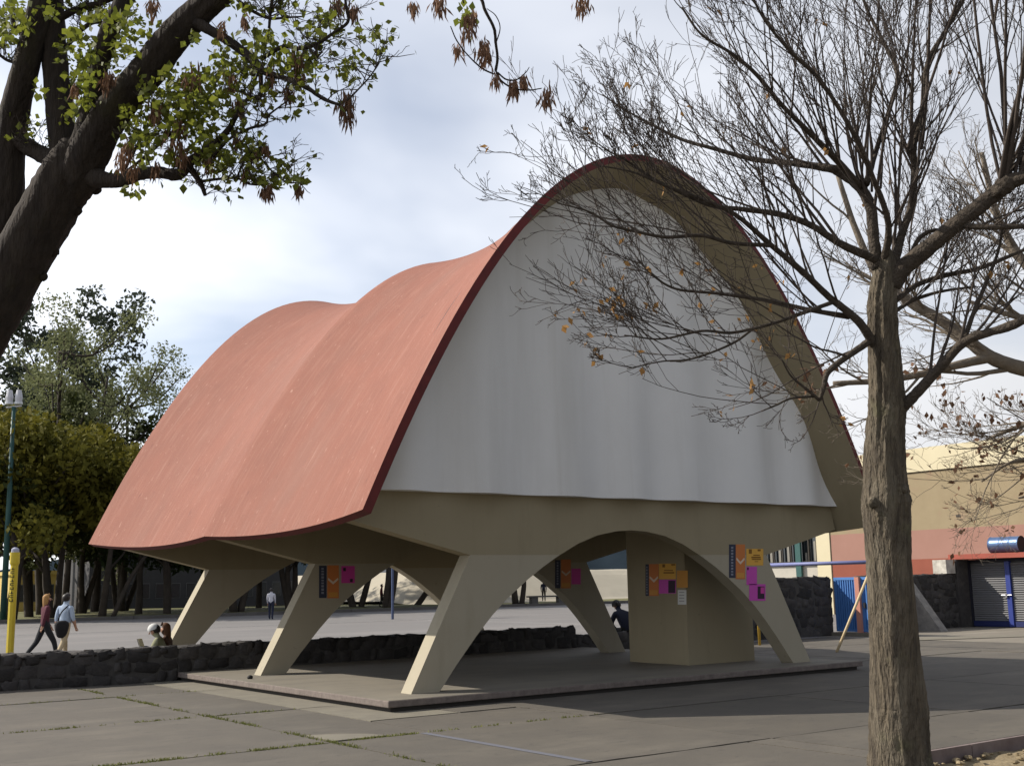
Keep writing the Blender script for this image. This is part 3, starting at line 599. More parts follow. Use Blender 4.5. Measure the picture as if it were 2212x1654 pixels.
# ---- bare tree on the right (trunk foot in the planting bed)
tb = on(1947, 1694, 2, -.08); TD = float((tb - CAM) @ FW)
bt = empty('bare_tree', (float(tb[0]), float(tb[1]), -.08), 'leafless tree with rough split trunk in the soil bed', 'tree')
def limb_world(L_, base_d, f=lambda x, y: (x, y)):
    """rows x, y, radius px, depth offset m"""
    Pw, Rw = [], []
    for x, y, r, dd in L_:
        x, y = f(x, y); Pw.append(dep(x, y, base_d + dd)); Rw.append(r * (base_d + dd) / FPX)
    per = 6; P = smooth_path(Pw, per); Rr = np.interp(np.linspace(0, len(Rw) - 1, len(P)), np.arange(len(Rw)), Rw)
    return P, Rr
TR = [(1950, 1712, 98, 0), (1949, 1690, 82, 0), (1947, 1660, 68, 0), (1945, 1620, 61, 0), (1942, 1540, 60, 0), (1940, 1500, 57, 0), (1935, 1420, 51, 0), (1928, 1320, 48, 0), (1921, 1210, 45, 0), (1916, 1130, 47, 0), (1913, 1080, 49, 0), (1914, 1030, 43, 0), (1912, 940, 38, 0), (1915, 880, 37, 0), (1912, 820, 34, 0), (1907, 730, 31, 0), (1905, 660, 30, 0), (1908, 610, 27, 0), (1913, 575, 22, 0), (1916, 550, 13, 0), (1917, 535, 5, 0)]
P, Rr = limb_world(TR, TD); P = smooth_path(P[::2], 5); Rr = np.interp(np.linspace(0, 1, len(P)), np.linspace(0, 1, len(Rr)), Rr)
n_s = 72; ov = []; aa = np.arange(n_s) * 2 * math.pi / n_s
phs = rng.uniform(0, 6.28, 9); walk = np.cumsum(rng.normal(size=(len(P), 9)) * .11, axis=0)
for i in range(len(P)):
    t = i / len(P); o = np.ones(n_s); rough = .45 + .9 * math.exp(-((t - .72) / .2) ** 2) + .5 * math.exp(-(t / .12) ** 2)
    for q, (fr_, am) in enumerate(((2, .035), (3, .04), (5, .022), (8, .022), (11, .024), (15, .022), (19, .02), (24, .016), (31, .012))):
        o += am * (rough if fr_ > 4 else 1) * np.sin(fr_ * aa + phs[q] + walk[i, q] * (1 + fr_ * .12))
    o += .07 * math.exp(-((t - .56) / .03) ** 2) * np.sin(5 * aa + 30 * t) + rng.normal(size=n_s) * .007 * rough
    ov.append(o)
m = MB(); m.tube(P, Rr, n_s, ov=ov); 
# burls and bark ridges
for (x, y, r) in [(1885, 1085, 14), (1925, 1075, 15), (1900, 1110, 12), (1950, 1055, 12)]:
    c = dep(x, y, TD - .12); rr = r * TD / FPX; m.ball(c, (rr, rr * .8, rr * .9), 10, 7, nz=.12)
m.obj('trunk', BARK, bt, smooth=True)
Z8 = lambda x, y: (1171.1 + x / 1.858, y / 1.858)
LIMBS = [
 ([(1400, 1140, 42, 0), (1450, 1075, 36, -.05), (1560, 985, 34, -.15), (1700, 870, 32, -.3), (1820, 775, 31, -.4), (1870, 735, 36, -.45), (1910, 718, 30, -.5), (1990, 700, 22, -.6)], 7, 'thick'),
 ([(1345, 1080, 24, 0), (1330, 950, 22, .05), (1318, 830, 22, .1), (1270, 745, 22, .15), (1190, 690, 19, .2), (1150, 675, 17, .2), (1000, 655, 12, .35), (850, 640, 10, .5), (700, 600, 8, .6), (560, 560, 7, .7), (440, 500, 5, .8), (330, 440, 4, .9), (240, 380, 2.5, .9)], 15, ''),
 ([(1270, 745, 18, .1), (1180, 640, 13, -.2), (1080, 540, 11, -.4), (960, 420, 9, -.6), (860, 300, 8, -.8), (760, 215, 7, -.9), (640, 140, 5, -1), (560, 30, 4, -1)], 13, ''),
 ([(1300, 740, 14, .1), (1330, 640, 11, .3), (1345, 590, 10, .4), (1400, 420, 9, .5), (1425, 290, 8, .6), (1360, 150, 7, .7), (1290, 0, 6, .8), (1250, -200, 4, .9)], 12, ''),
 ([(1410, 1070, 20, 0), (1440, 950, 17, .1), (1480, 830, 15, .15), (1495, 680, 14, .2), (1490, 590, 13, .2), (1525, 460, 12, .25), (1545, 260, 10, .3), (1610, 140, 9, .4), (1690, 0, 8, .5), (1760, -180, 5, .6)], 14, ''),
 ([(1370, 1060, 16, 0), (1390, 900, 13, -.2), (1330, 720, 10, -.4), (1240, 520, 9, -.6), (1120, 330, 8, -.8), (990, 200, 7, -1.0), (880, 60, 5, -1.1), (800, -120, 4, -1.2)], 14, ''),
 ([(1345, 1045, 17, 0), (1200, 980, 15, -.2), (1080, 905, 13, -.3), (960, 862, 12, -.4), (820, 842, 10, -.5), (680, 825, 9, -.6), (560, 775, 7, -.7), (450, 720, 6, -.7), (330, 640, 4, -.8), (250, 600, 3, -.8)], 13, ''),
 ([(1350, 1410, 20, 0), (1270, 1290, 17, -.15), (1150, 1190, 14, -.25), (1050, 1095, 13, -.35), (920, 985, 11, -.5), (780, 865, 9, -.65), (640, 800, 7, -.8), (480, 740, 5, -.9), (360, 690, 4, -1), (200, 660, 2.5, -1)], 12, ''),
 ([(920, 985, 9, -.5), (760, 975, 8, -.7), (640, 945, 8, -.8), (500, 952, 7, -.9), (380, 930, 6, -1), (280, 905, 5, -1.1), (190, 850, 4, -1.1), (60, 815, 2.5, -1.2)], 10, ''),
 ([(1230, 1270, 12, -.1), (1080, 1245, 9, -.3), (900, 1205, 8, -.5), (700, 1178, 6, -.6), (540, 1160, 5, -.7), (450, 1110, 4, -.8), (385, 1045, 2.5, -.8)], 10, ''),
 ([(1160, 1215, 9, -.25), (1050, 1255, 8, -.4), (900, 1305, 7, -.5), (760, 1335, 6, -.6), (640, 1328, 5, -.7), (480, 1360, 4, -.8), (330, 1345, 2.5, -.9)], 9, ''),
 ([(860, 1310, 5, -.5), (760, 1380, 5, -.6), (600, 1440, 4, -.7), (480, 1450, 3, -.8), (340, 1480, 2, -.9)], 6, ''),
 ([(1320, 1365, 16, -.05), (1240, 1420, 13, -.15), (1150, 1490, 12, -.25), (1130, 1555, 10, -.3), (1112, 1608, 8, -.3)], 3, ''),
 ([(1112, 1605, 7, -.3), (1060, 1560, 6, -.35), (1000, 1510, 4, -.4), (960, 1440, 3, -.5)], 3, ''),
 ([(1090, 1590, 6, -.3), (1000, 1598, 5, -.4), (940, 1625, 4, -.45), (880, 1650, 2.5, -.5)], 3, ''),
 ([(1440, 1640, 26, 0), (1510, 1570, 21, -.1), (1600, 1470, 20, -.2), (1690, 1375, 19, -.3), (1790, 1335, 17, -.4), (1880, 1310, 17, -.5), (1960, 1270, 15, -.6)], 5, ''),
 ([(1690, 1375, 11, -.3), (1730, 1260, 9, -.2), (1780, 1140, 8, -.1), (1830, 1010, 6, 0), (1850, 900, 4, 0)], 5, ''),
 ([(1415, 1210, 12, 0), (1500, 1145, 11, .2), (1620, 1105, 10, .4), (1760, 1075, 9, .6), (1940, 1000, 7, .8)], 9, ''),
 ([(1415, 1250, 9, 0), (1490, 1205, 8, .2), (1600, 1170, 6, .3), (1740, 1150, 4, .4)], 6, ''),
 ([(1690, 905, 13, -.3), (1780, 912, 12, -.4), (1950, 908, 11, -.5)], 4, ''),
 ([(1470, 1050, 9, .1), (1510, 960, 9, .1), (1570, 925, 8, .1), (1620, 930, 6, 0)], 0, ''),
]
mt_ = MB(); mlb = MB(); ends = []
limb_pts = []
for L_, kids, kind in LIMBS:
    P, Rr = limb_world(L_, TD, Z8); Rr = Rr / 1.858
    mlb.tube(P, Rr, 12, nz=.04)
    limb_pts.append((P, Rr))
    for q in range(int(kids * 1.5)):
        t = rng.uniform(.1, .97) if kind == '' else rng.uniform(.3, .95); i = min(len(P) - 2, int(t * (len(P) - 1)))
        dd = P[i + 1] - P[i]; dd /= np.linalg.norm(dd)
        a = rng.normal(size=3); a[2] = abs(a[2]) * 1.1; a -= dd * (a @ dd); a /= np.linalg.norm(a); s = rng.uniform(.3, .75)
        nd = dd * math.cos(s) + a * math.sin(s) + np.array([0, 0, .22]); ln = rng.uniform(.9, 1.9) * (1.1 - .78 * t)
        if q == 0: i = len(P) - 2; nd = dd; ln = .4
        grow(mt_, P[i], nd, ln, min(.016, max(.0045, Rr[i] * rng.uniform(.3, .45))), 0, ends, up=.3, wob=.2, kids=(5, 3, 2), spread=(.5, .55, .6))
# vertical shoots from the knob of the cut limb, and from the crotch
for (x, y, n, ln) in [(1858, 735, 9, 3.6), (1900, 715, 5, 3.2), (1400, 1060, 3, 2.6), (1300, 760, 3, 2.4), (1490, 600, 3, 2.2)]:
    for q in range(n):
        p = dep(*Z8(x + rng.normal() * 14, y + rng.normal() * 8), TD + (-.45 if x > 1500 else .1))
        d = UP * 1.0 + RT * rng.normal() * .22 + FW * rng.normal() * .3
        grow(mt_, p, d, ln * rng.uniform(.6, 1.1), rng.uniform(.010, .022), 0, ends, up=.2, wob=.14, kids=(7, 3, 2), spread=(.4, .6, .6))
for (x, y, r) in [(1860, 740, 40), (1890, 722, 34), (1835, 765, 32), (1405, 1090, 36)]:
    rr = r / 1.858 * TD / FPX; mlb.ball(dep(*Z8(x, y), TD - (.45 if x > 1500 else 0)), (rr, rr, rr * .85), 10, 7, nz=.12)
mlb.obj('limbs', mat('limb_bark', (.085, .067, .05), .95, (.035, .028, .022), 14, .7, 1.5, 40), bt, smooth=True); mt_.obj('crown', TWIG, bt, smooth=True)
# stringers of dead bark hanging pale in the crown, and the last dry leaves
E0 = np.array([e[0] for e in ends]); 
def px_of(P):
    d = P - CAM; z = d @ FW; return np.stack([1106 + FPX * (d @ RT) / z, 827 - FPX * (d @ UP) / z], 1)
pp = px_of(E0); sel = (pp[:, 0] < 1900) & (pp[:, 1] > 560) & (pp[:, 1] < 900)
idx = np.where(sel)[0]; idx = rng.choice(idx, min(60, len(idx)), replace=False); other = rng.choice(np.where(~sel)[0], 35, replace=False)
ce = np.repeat(E0[np.concatenate([idx, other])], 2, axis=0); ce = ce + rng.normal(size=ce.shape) * .025
P, F = leaves(ce, .058, .6, droop=1.2); quads_obj('dry_leaves', P, F, DRYL, bt)

# ---- second bare tree, trunk just outside the frame on the right, a few metres further back
t2 = CAM + FW * 14.5 + RT * 8.2; T2 = empty('bare_tree', (float(t2[0]), float(t2[1]), 0), 'pale-limbed leafless tree leaning in behind the rough trunk', 'tree')
D2 = 14.3; m2 = MB(); ends2 = []
m2.tube([(t2[0], t2[1], -.1), (t2[0], t2[1], 1.2), tuple(dep(2420, 1000, D2)), tuple(dep(2400, 860, D2))], [.3, .24, .2, .17], 16, nz=.03)
L2 = [([(2400, 870, 30, 0), (2300, 815, 22, 0), (2212, 797, 17, 0), (2140, 772, 15, 0), (2085, 730, 13, .1), (2030, 690, 12, .2), (1970, 655, 11, .3), (1900, 600, 9, .4), (1850, 500, 7, .5), (1810, 380, 5, .6)], 9),
      ([(2140, 772, 11, 0), (2060, 790, 9, -.1), (1990, 808, 8, -.2), (1900, 822, 7, -.3), (1800, 828, 5, -.3)], 6),
      ([(2400, 880, 16, 0), (2330, 900, 9, 0), (2260, 905, 7, .1), (2190, 925, 5, .2), (2130, 950, 3, .3)], 9),
      ([(2410, 940, 12, 0), (2330, 970, 7, 0), (2250, 985, 5, .1), (2180, 1000, 3.5, .1), (2120, 1040, 2, .2)], 8),
      ([(2400, 860, 20, 0), (2330, 700, 14, .2), (2230, 590, 11, .3), (2160, 480, 8, .4), (2120, 330, 5, .5)], 13),
      ([(2400, 860, 20, 0), (2350, 760, 12, -.2), (2270, 700, 9, -.3), (2180, 680, 6, -.3), (2090, 650, 4, -.3)], 12),
      ([(2410, 980, 9, 0), (2340, 1010, 5, .1), (2270, 1060, 4, .1), (2200, 1075, 2.5, .1)], 4)]
for L_, kids in L2:
    P, Rr = limb_world(L_, D2); m2.tube(P, Rr, 9, nz=.03)
    for q in range(kids):
        t = rng.uniform(.25, 1.0); i = min(len(P) - 2, int(t * (len(P) - 1))); dd = P[i + 1] - P[i]; dd /= np.linalg.norm(dd)
        a = rng.normal(size=3); a -= dd * (a @ dd); a /= np.linalg.norm(a); s = rng.uniform(.4, .9)
        grow(m2, P[i], dd * math.cos(s) + a * math.sin(s) + np.array([0, 0, .1]), rng.uniform(.7, 1.6), max(.004, Rr[i] * .4), 0, ends2, up=.3, kids=(6, 4, 2))
m2.obj('trunk', TWIGP, T2, smooth=True)
E2 = np.array([e[0] for e in ends2]); q2 = px_of(E2); sel = np.where(q2[:, 1] > 780)[0]
ce = np.repeat(E2[rng.choice(sel, min(150, len(sel)), replace=False)], 2, axis=0); ce += rng.normal(size=ce.shape) * .03
P, F = leaves(ce, .085, .6, droop=1.); quads_obj('dry_leaves', P, F, SEED, T2)

# ---- big leaning tree on the left
LD = 9.2; Z1 = lambda x, y: (x / 2.615, y / 2.615)
lb = dep(-330, 1500, LD); lb[2] = 0
lt = empty('leaning_tree', (float(lb[0]), float(lb[1]), 0), 'big leaning tree with dark forked trunk and fresh leaves over the plaza', 'tree')
ml = MB(); endl = []; tips = []
LL = [([(-900, 3900, 330, 0), (-700, 3300, 240, 0), (-420, 2500, 200, 0), (-170, 1950, 170, 0), (40, 1600, 155, 0), (190, 1330, 150, 0), (310, 1120, 148, 0), (390, 980, 150, 0), (430, 880, 130, 0), (440, 800, 90, 0)], 30),
      ([(385, 1060, 70, .05), (375, 920, 92, .05), (350, 740, 78, .1), (325, 520, 72, .15), (305, 300, 68, .2), (290, 60, 66, .25), (270, -300, 60, .3), (250, -900, 40, .4)], 20),
      ([(410, 1040, 60, 0), (440, 890, 78, -.05), (490, 720, 62, -.1), (530, 540, 56, -.1), (565, 350, 54, -.15), (630, 150, 54, -.2), (720, -30, 50, -.2), (900, -400, 36, -.3)], 18),
      ([(385, 1130, 80, 0), (440, 1010, 112, -.05), (500, 870, 112, -.1), (575, 730, 101, -.15), (690, 560, 98, -.2), (830, 410, 96, -.25), (950, 250, 92, -.3), (1100, 90, 82, -.35), (1230, -20, 74, -.4), (1500, -250, 50, -.5)], 22),
      ([(-330, 2300, 100, .3), (-130, 1700, 92, .25), (0, 1350, 86, .2), (45, 1100, 82, .2), (55, 850, 80, .2), (85, 620, 76, .15), (150, 360, 70, .1), (215, 80, 62, .1), (280, -200, 50, .1)], 20),
      ([(330, 910, 55, .0), (230, 870, 50, .1), (130, 810, 48, .15), (60, 770, 44, .2)], 12),
      ([(400, 960, 40, 0), (510, 995, 60, -.1), (620, 1020, 44, -.2), (700, 1015, 38, -.25), (800, 980, 38, -.3), (900, 975, 34, -.4), (1010, 985, 34, -.5), (1075, 915, 28, -.55), (1190, 830, 22, -.6), (1280, 745, 18, -.65), (1345, 640, 12, -.7), (1420, 520, 8, -.7), (1460, 400, 5, -.7)], 12),
      ([(1060, 930, 22, -.5), (1100, 985, 18, -.5), (1140, 1050, 14, -.5), (1160, 1105, 10, -.5)], 8),
      ([(1140, 1025, 9, -.5), (1230, 1012, 8, -.55), (1340, 1008, 7, -.6), (1410, 1040, 6, -.65), (1490, 1046, 4, -.7)], 6),
      ([(1200, 890, 9, -.6), (1290, 790, 8, -.65), (1400, 730, 8, -.7), (1500, 700, 7, -.75), (1520, 650, 6, -.75), (1625, 570, 4, -.8)], 6),
      ([(1340, 1000, 6, -.6), (1390, 890, 6, -.6), (1440, 870, 6, -.6), (1540, 970, 5, -.6), (1620, 1030, 5, -.65), (1690, 1030, 3, -.7)], 6),
      ([(1110, 130, 34, -.4), (1200, 180, 28, -.45), (1330, 260, 26, -.5), (1440, 350, 24, -.6), (1490, 405, 20, -.6), (1600, 440, 15, -.7), (1730, 495, 13, -.8), (1830, 560, 11, -.85), (1920, 595, 8, -.9)], 10),
      ([(1960, 570, 5, -.9), (2010, 520, 5, -.9), (2080, 445, 4, -.9), (2130, 370, 4, -.9), (2170, 255, 3, -.9)], 5),
      ([(1470, 400, 14, -.6), (1475, 500, 12, -.6), (1460, 560, 10, -.6), (1380, 530, 8, -.6), (1310, 490, 5, -.6)], 6),
      ([(1480, 330, 14, -.6), (1600, 265, 12, -.6), (1700, 275, 11, -.6), (1790, 250, 10, -.7), (1880, 190, 9, -.7), (1965, 125, 9, -.7), (1955, 40, 8, -.7), (1940, -120, 8, -.7)], 7),
      ([(1790, 250, 8, -.7), (1785, 310, 7, -.7), (1780, 390, 5, -.7)], 5),
      ([(1340, 0, 10, -.5), (1420, 60, 9, -.5), (1520, 105, 8, -.5), (1620, 100, 6, -.5), (1710, 95, 4, -.5)], 5),
      ([(1520, 160, 8, -.5), (1530, 60, 8, -.5), (1550, -60, 8, -.5)], 5),
      ([(370, 270, 14, .2), (440, 190, 13, .2), (520, 130, 12, .2), (600, 130, 9, .2)], 6), ([(330, 110, 22, .2), (420, 60, 20, .2), (560, 20, 18, .2), (700, -40, 14, .2)], 8),
      ([(690, 980, 10, -.25), (750, 870, 9, -.3), (830, 720, 8, -.3), (900, 650, 6, -.35)], 5), ([(700, 980, 9, -.25), (850, 860, 8, -.35), (980, 740, 8, -.4), (1100, 620, 6, -.5)], 5),
      ([(190, 260, 14, .1), (110, 180, 12, .1), (60, 90, 10, .1)], 6), ([(110, 360, 10, .1), (40, 340, 9, .1), (-30, 290, 8, .1)], 5),
      ([(2330, -250, 14, -1.2), (2480, -60, 11, -1.2), (2600, 60, 9, -1.2), (2740, 120, 0, -1.2)], 0)]
for L_, ns in LL[:-1]:
    P, Rr = limb_world(L_, LD, Z1); Rr = Rr / 2.615; big = Rr.max() > .12
    k = 28 if big else 12
    if big: 
        ov = [1 + .045 * np.sin(3 * np.arange(k) * 2 * math.pi / k + 1.3 + i * .02) + .03 * np.sin(8 * np.arange(k) * 2 * math.pi / k + i * .11) + rng.normal(size=k) * .022 for i in range(len(P))]
        ml.tube(P, Rr, k, ov=ov)
    else:
        ml.tube(P, Rr, k, nz=.04); tips += [P[int(t)] for t in np.linspace(len(P) * .3, len(P) - 1, 9)]
for (x, y, r) in [(300, 1420, 34), (240, 1560, 30), (430, 1190, 34), (540, 1070, 34), (950, 250, 62)]:
    rr = r / 2.615 * LD / FPX; ml.ball(dep(*Z1(x, y), LD), (rr, rr, rr * .9), 12, 8, nz=.06)
# hanging branch from above the frame
HB = [([(1500, -420, 16, -1.0), (1900, -330, 14, -1.05), (2300, -230, 13, -1.1), (2560, -130, 12, -1.1), (2705, -20, 10, -1.1), (2740, 60, 9, -1.1), (2790, 160, 9, -1.1), (2800, 240, 8, -1.1), (2810, 330, 8, -1.1), (2800, 400, 8, -1.1)],), ([(2790, 420, 5, -1.1), (2720, 385, 5, -1.1), (2640, 310, 4, -1.1), (2580, 230, 4, -1.1), (2545, 150, 3, -1.1)],), ([(2800, 400, 6, -1.1), (2830, 455, 5, -1.1), (2900, 500, 5, -1.1), (2990, 510, 4, -1.1), (3060, 500, 3, -1.1)],), ([(2810, 410, 5, -1.1), (2860, 450, 5, -1.1), (2920, 450, 4, -1.1), (2970, 410, 3, -1.1), (2990, 380, 2, -1.1)],), ([(2800, 250, 4, -1.1), (2825, 160, 3, -1.1), (2800, 90, 3, -1.1), (2750, 50, 2, -1.1)],),
      ([(2300, -230, 8, -1.1), (2380, -100, 6, -1.1), (2400, -20, 4, -1.1)],), ([(2560, -130, 7, -1.1), (2600, -40, 5, -1.1), (2620, 20, 4, -1.1)],), ([(2560, -130, 8, -1.1), (2900, -180, 8, -1.1), (3200, -120, 7, -1.1), (3300, -40, 5, -1.1)],)]
hang = []
for (L_,) in HB:
    P, Rr = limb_world(L_, LD, Z1); ml.tube(P, Rr / 2.615, 8, nz=.04); hang.append(P)
mtw = MB(); endt = []
for p in tips:
    for q in range(2):
        d = rng.normal(size=3); d[2] = abs(d[2]) * .7
        grow(mtw, np.array(p), d, rng.uniform(.12, .34), .005, 1, endt, up=.1, kids=(0, 3, 2), sides=(4, 3, 3, 3))
ml.obj('trunk', BARKD, lt, smooth=True); mtw.obj('twigs', TWIG, lt)
# leaf clusters where the photo shows them (picture x, y, spread) at the branch depth, spread through a real volume
CLU = [(700, 120, 55, 26), (560, 90, 40, 10), (480, 300, 60, 22), (460, 430, 55, 20), (470, 560, 50, 16), (420, 200, 45, 12), (270, 60, 35, 7), (60, 60, 60, 16), (30, 180, 40, 9), (120, 120, 35, 5), (720, 270, 45, 10), (860, 480, 50, 12), (930, 600, 60, 18), (860, 700, 60, 20), (760, 760, 50, 16), (1000, 520, 60, 20), (1100, 470, 55, 20), (1090, 600, 60, 24), (1170, 560, 60, 22), (1060, 700, 65, 24), (1160, 760, 65, 26), (1240, 620, 55, 16), (1290, 370, 55, 18), (1370, 400, 50, 14), (1240, 280, 40, 6), (1480, 230, 45, 12), (1540, 290, 50, 14), (1620, 330, 50, 12), (1720, 350, 45, 10), (1790, 190, 45, 8), (1840, 110, 40, 8), (1380, 30, 40, 7), (1960, 395, 22, 6), (2120, 190, 22, 4), (1220, 850, 55, 16), (1130, 880, 50, 12), (1240, 920, 45, 12), (1420, 810, 45, 12), (1400, 870, 40, 8), (1490, 1020, 22, 7), (1620, 1000, 26, 8), (1685, 1025, 16, 4), (770, 1080, 24, 5), (820, 880, 40, 10), (960, 870, 35, 8), (730, 670, 35, 8), (220, 510, 20, 3), (410, 640, 30, 5), (640, 330, 35, 5), (1180, 430, 45, 12), (980, 430, 35, 8), (1300, 520, 40, 8), (2620, 100, 40, 9), (1660, 420, 30, 4), (640, 230, 40, 6), (850, 160, 30, 5), (1080, 220, 30, 5), (1500, 200, 35, 6)]
cen = []
for x, y, s, k in CLU:
    kk = int(k * 4.6)
    q = np.stack([rng.normal(x, s * .9, kk), rng.normal(y, s * .75, kk), rng.normal(-.35, .4, kk)], 1)
    cen += [dep(*Z1(a, b), LD + c) for a, b, c in q]
cen += [e[0] + rng.normal(size=3) * .03 for e in endt if rng.uniform() < .35]
P, F = leaves(np.array(cen), .058, .75, droop=.35); quads_obj('foliage', P, F, LEAFL, lt)
# hanging seed bunches
SB = [(1000, 750, 110), (1030, 860, 70), (1080, 440, 90), (1530, 420, 60), (1690, 320, 80), (1690, 420, 60), (1350, 590, 60), (1960, 560, 80), (1960, 620, 90), (2000, 60, 60), (1380, 100, 40), (720, 830, 70), (690, 890, 60), (880, 620, 60), (1310, 440, 60), (600, 450, 50), (1440, 870, 40), (860, 20, 60), (1340, 780, 40), (880, 940, 40), (1260, 150, 40), (1630, 510, 60), (1520, 1060, 50), (1690, 1060, 40), (1490, 1070, 40), (1390, 960, 40), (430, 480, 40), (620, 430, 40), (2330, 30, 40), (2480, 10, 70), (2640, 160, 60), (2740, 300, 60), (2730, 250, 50), (2580, 260, 40), (2660, 90, 50), (2800, 430, 40), (2900, 480, 50), (3090, 530, 60), (2960, 440, 40), (3290, 10, 70), (1900, 20, 60), (1180, 900, 50), (760, 950, 40), (1500, 820, 30)]
cs = []; 
for x, y, s in SB:
    k = int(s * 1.15); a = np.stack([rng.normal(x, s * .28, k), rng.normal(y, s * .45, k), rng.normal(-.6 if x < 2300 else -1.1, .08, k)], 1); cs += [dep(*Z1(q[0], q[1]), LD + q[2]) for q in a]
P, F = leaves(np.array(cs), .085, .16, droop=4.5); quads_obj('seed_bunches', P, F, SEED, lt)

# ---- far trees behind the court
TRK = mat('far_trunk_bark', (.06, .048, .038), .95, (.03, .025, .02), 2, .7)
def crown_pts(blobs, n):
    out = []
    w = np.array([b[3] ** 2 for b in blobs]); w = w / w.sum()
    for b, k in zip(blobs, (w * n).astype(int)):
        d = rng.normal(size=(k, 3)); d /= np.linalg.norm(d, axis=1)[:, None]; r_ = b[3] * (rng.uniform(size=(k, 1)) ** .45)
        out.append(np.array(b[:3]) + d * r_ * np.array([1, 1, .8]))
    return np.concatenate(out)
def far_tree(name, kind, loc, label, H, seed, mat_, nleaf, lsize, group='trees along the far side of the court'):
    global rng
    old = rng; rng = np.random.default_rng(seed)
    t = empty(name, loc, label, 'tree', group); x, y, z = loc
    m = MB(); ends = []
    if kind == 'dense':
        nst = rng.integers(1, 4); blobs = []
        for s in range(nst):
            ln = H * rng.uniform(.45, .62); a = rng.uniform(0, 6.28); lean = rng.uniform(.02, .35)
            top = np.array([x + math.cos(a) * lean * ln, y + math.sin(a) * lean * ln, ln]); b0 = np.array([x + math.cos(a) * .25, y + math.sin(a) * .25, -.1])
            mid = (b0 + top) / 2 + rng.normal(size=3) * .25; P = smooth_path([b0, mid, top], 5); m.tube(P, np.linspace(.26, .1, len(P)), 9, nz=.05)
            for k in range(5):
                i = rng.integers(5, len(P)); e = P[i] + np.array([rng.normal() * H * .17, rng.normal() * H * .17, rng.uniform(.08, .3) * H]); m.tube(smooth_path([P[i], (P[i] + e) / 2 + rng.normal(size=3) * .2, e], 4), np.linspace(.09, .03, 9), 6)
                blobs.append((*e, H * rng.uniform(.11, .19)))
        for k in range(9): a = rng.uniform(0, 6.28); q = rng.uniform(.05, .26) * H; blobs.append((x + math.cos(a) * q, y + math.sin(a) * q, H * rng.uniform(.55, .93), H * rng.uniform(.1, .16)))
        pts = crown_pts(blobs, nleaf)
    else:
        P = smooth_path([(x, y, -.1), (x + rng.normal() * .3, y, H * .25), (x + rng.normal() * .8, y, H * .5), (x + rng.normal() * 1.2, y, H * .8)], 6); m.tube(P, np.linspace(.34, .08, len(P)), 9, nz=.04)
        blobs = []
        for k in range(15):
            i = rng.integers(5, len(P)); a = rng.uniform(0, 6.28); q = H * rng.uniform(.1, .24); e = P[i] + np.array([math.cos(a) * q, math.sin(a) * q, rng.uniform(.06, .25) * H]); Q = smooth_path([P[i], P[i] + (e - P[i]) * .5 + np.array([0, 0, -.04 * H]), e], 5); m.tube(Q, np.linspace(.13, .03, len(Q)), 6)
            blobs.append((*Q[-1], H * .05))
            for g in range(4): e2 = Q[rng.integers(4, len(Q))] + rng.normal(size=3) * H * .045; m.tube([Q[5], e2], [.04, .015], 4); blobs.append((*e2, H * rng.uniform(.03, .065)))
        pts = crown_pts(blobs, nleaf)
    m.obj('trunk', TRK, t, smooth=True)
    P, F = leaves(pts, lsize, .6, droop=.3); quads_obj('crown', P, F, mat_, t); rng = old; return t
LG1 = leafmat('far_leaf_yellowgreen', (.165, .145, .02), (.07, .072, .014)); LG2 = leafmat('far_leaf_dark', (.035, .05, .018), (.02, .03, .012)); LG3 = leafmat('far_leaf_grey', (.2, .215, .095), (.13, .145, .07)); LG5 = leafmat('far_leaf_hazed_greygreen', (.07, .085, .055), (.045, .056, .04)); LG4 = leafmat('far_leaf_mid', (.06, .07, .018), (.035, .045, .014))  # LG5 puts distance haze into the leaf colour of the far tall trees
def gx(px, Y): d = ray(px, 1300); t = (Y - CAM[1]) / d[1]; return float(CAM[0] + d[0] * t)
FT = [('dense', 20, 60.5, 12.8, LG1, 6500, .42), ('dense', 120, 62, 13.2, LG1, 6500, .42), ('dense', 215, 61, 12.3, LG1, 6500, .42), ('dense', 300, 64, 12.2, LG4, 6000, .42), ('dense', 70, 68, 13.5, LG4, 6000, .45), ('dense', 170, 72, 13, LG2, 6000, .45), ('dense', 370, 62, 11.5, LG2, 6000, .45), ('dense', 260, 76, 14, LG2, 5500, .5),
      ('dense', 440, 66, 12, LG2, 6000, .45), ('dense', 510, 61, 11, LG4, 5500, .45), ('dense', 560, 70, 12, LG2, 5500, .45), ('dense', 630, 63, 11.5, LG2, 5500, .45), ('dense', 700, 70, 12, LG4, 5000, .45), ('dense', 770, 64, 11, LG2, 5000, .45), ('dense', 835, 61, 11, LG4, 4500, .45), ('dense', 890, 66, 11, LG2, 4500, .45), ('dense', 985, 60, 10, LG2, 4500, .45), ('dense', 925, 74, 12, LG2, 4500, .5),
      ('tall', 90, 73, 24, LG3, 9000, .24), ('tall', 255, 80, 22, LG3, 9000, .24), ('tall', 205, 76, 22.8, LG3, 9000, .24), ('tall', 262, 74, 16.5, LG4, 6500, .4), ('tall', 30, 80, 20, LG3, 4500, .36), ('tall', 140, 96, 29.5, LG5, 8000, .5), ('tall', 60, 100, 31, LG5, 8000, .5),
      ('dense', -90, 62, 13, LG4, 5000, .45), ('dense', 1215, 64, 9.5, LG2, 5500, .4), ('dense', 1120, 62, 8.5, LG4, 1600, .4)]
DL = {LG1: 'yellow-green topped', LG2: 'dark', LG4: 'mid-green', LG3: 'pale grey-green', LG5: 'haze-greyed green'}
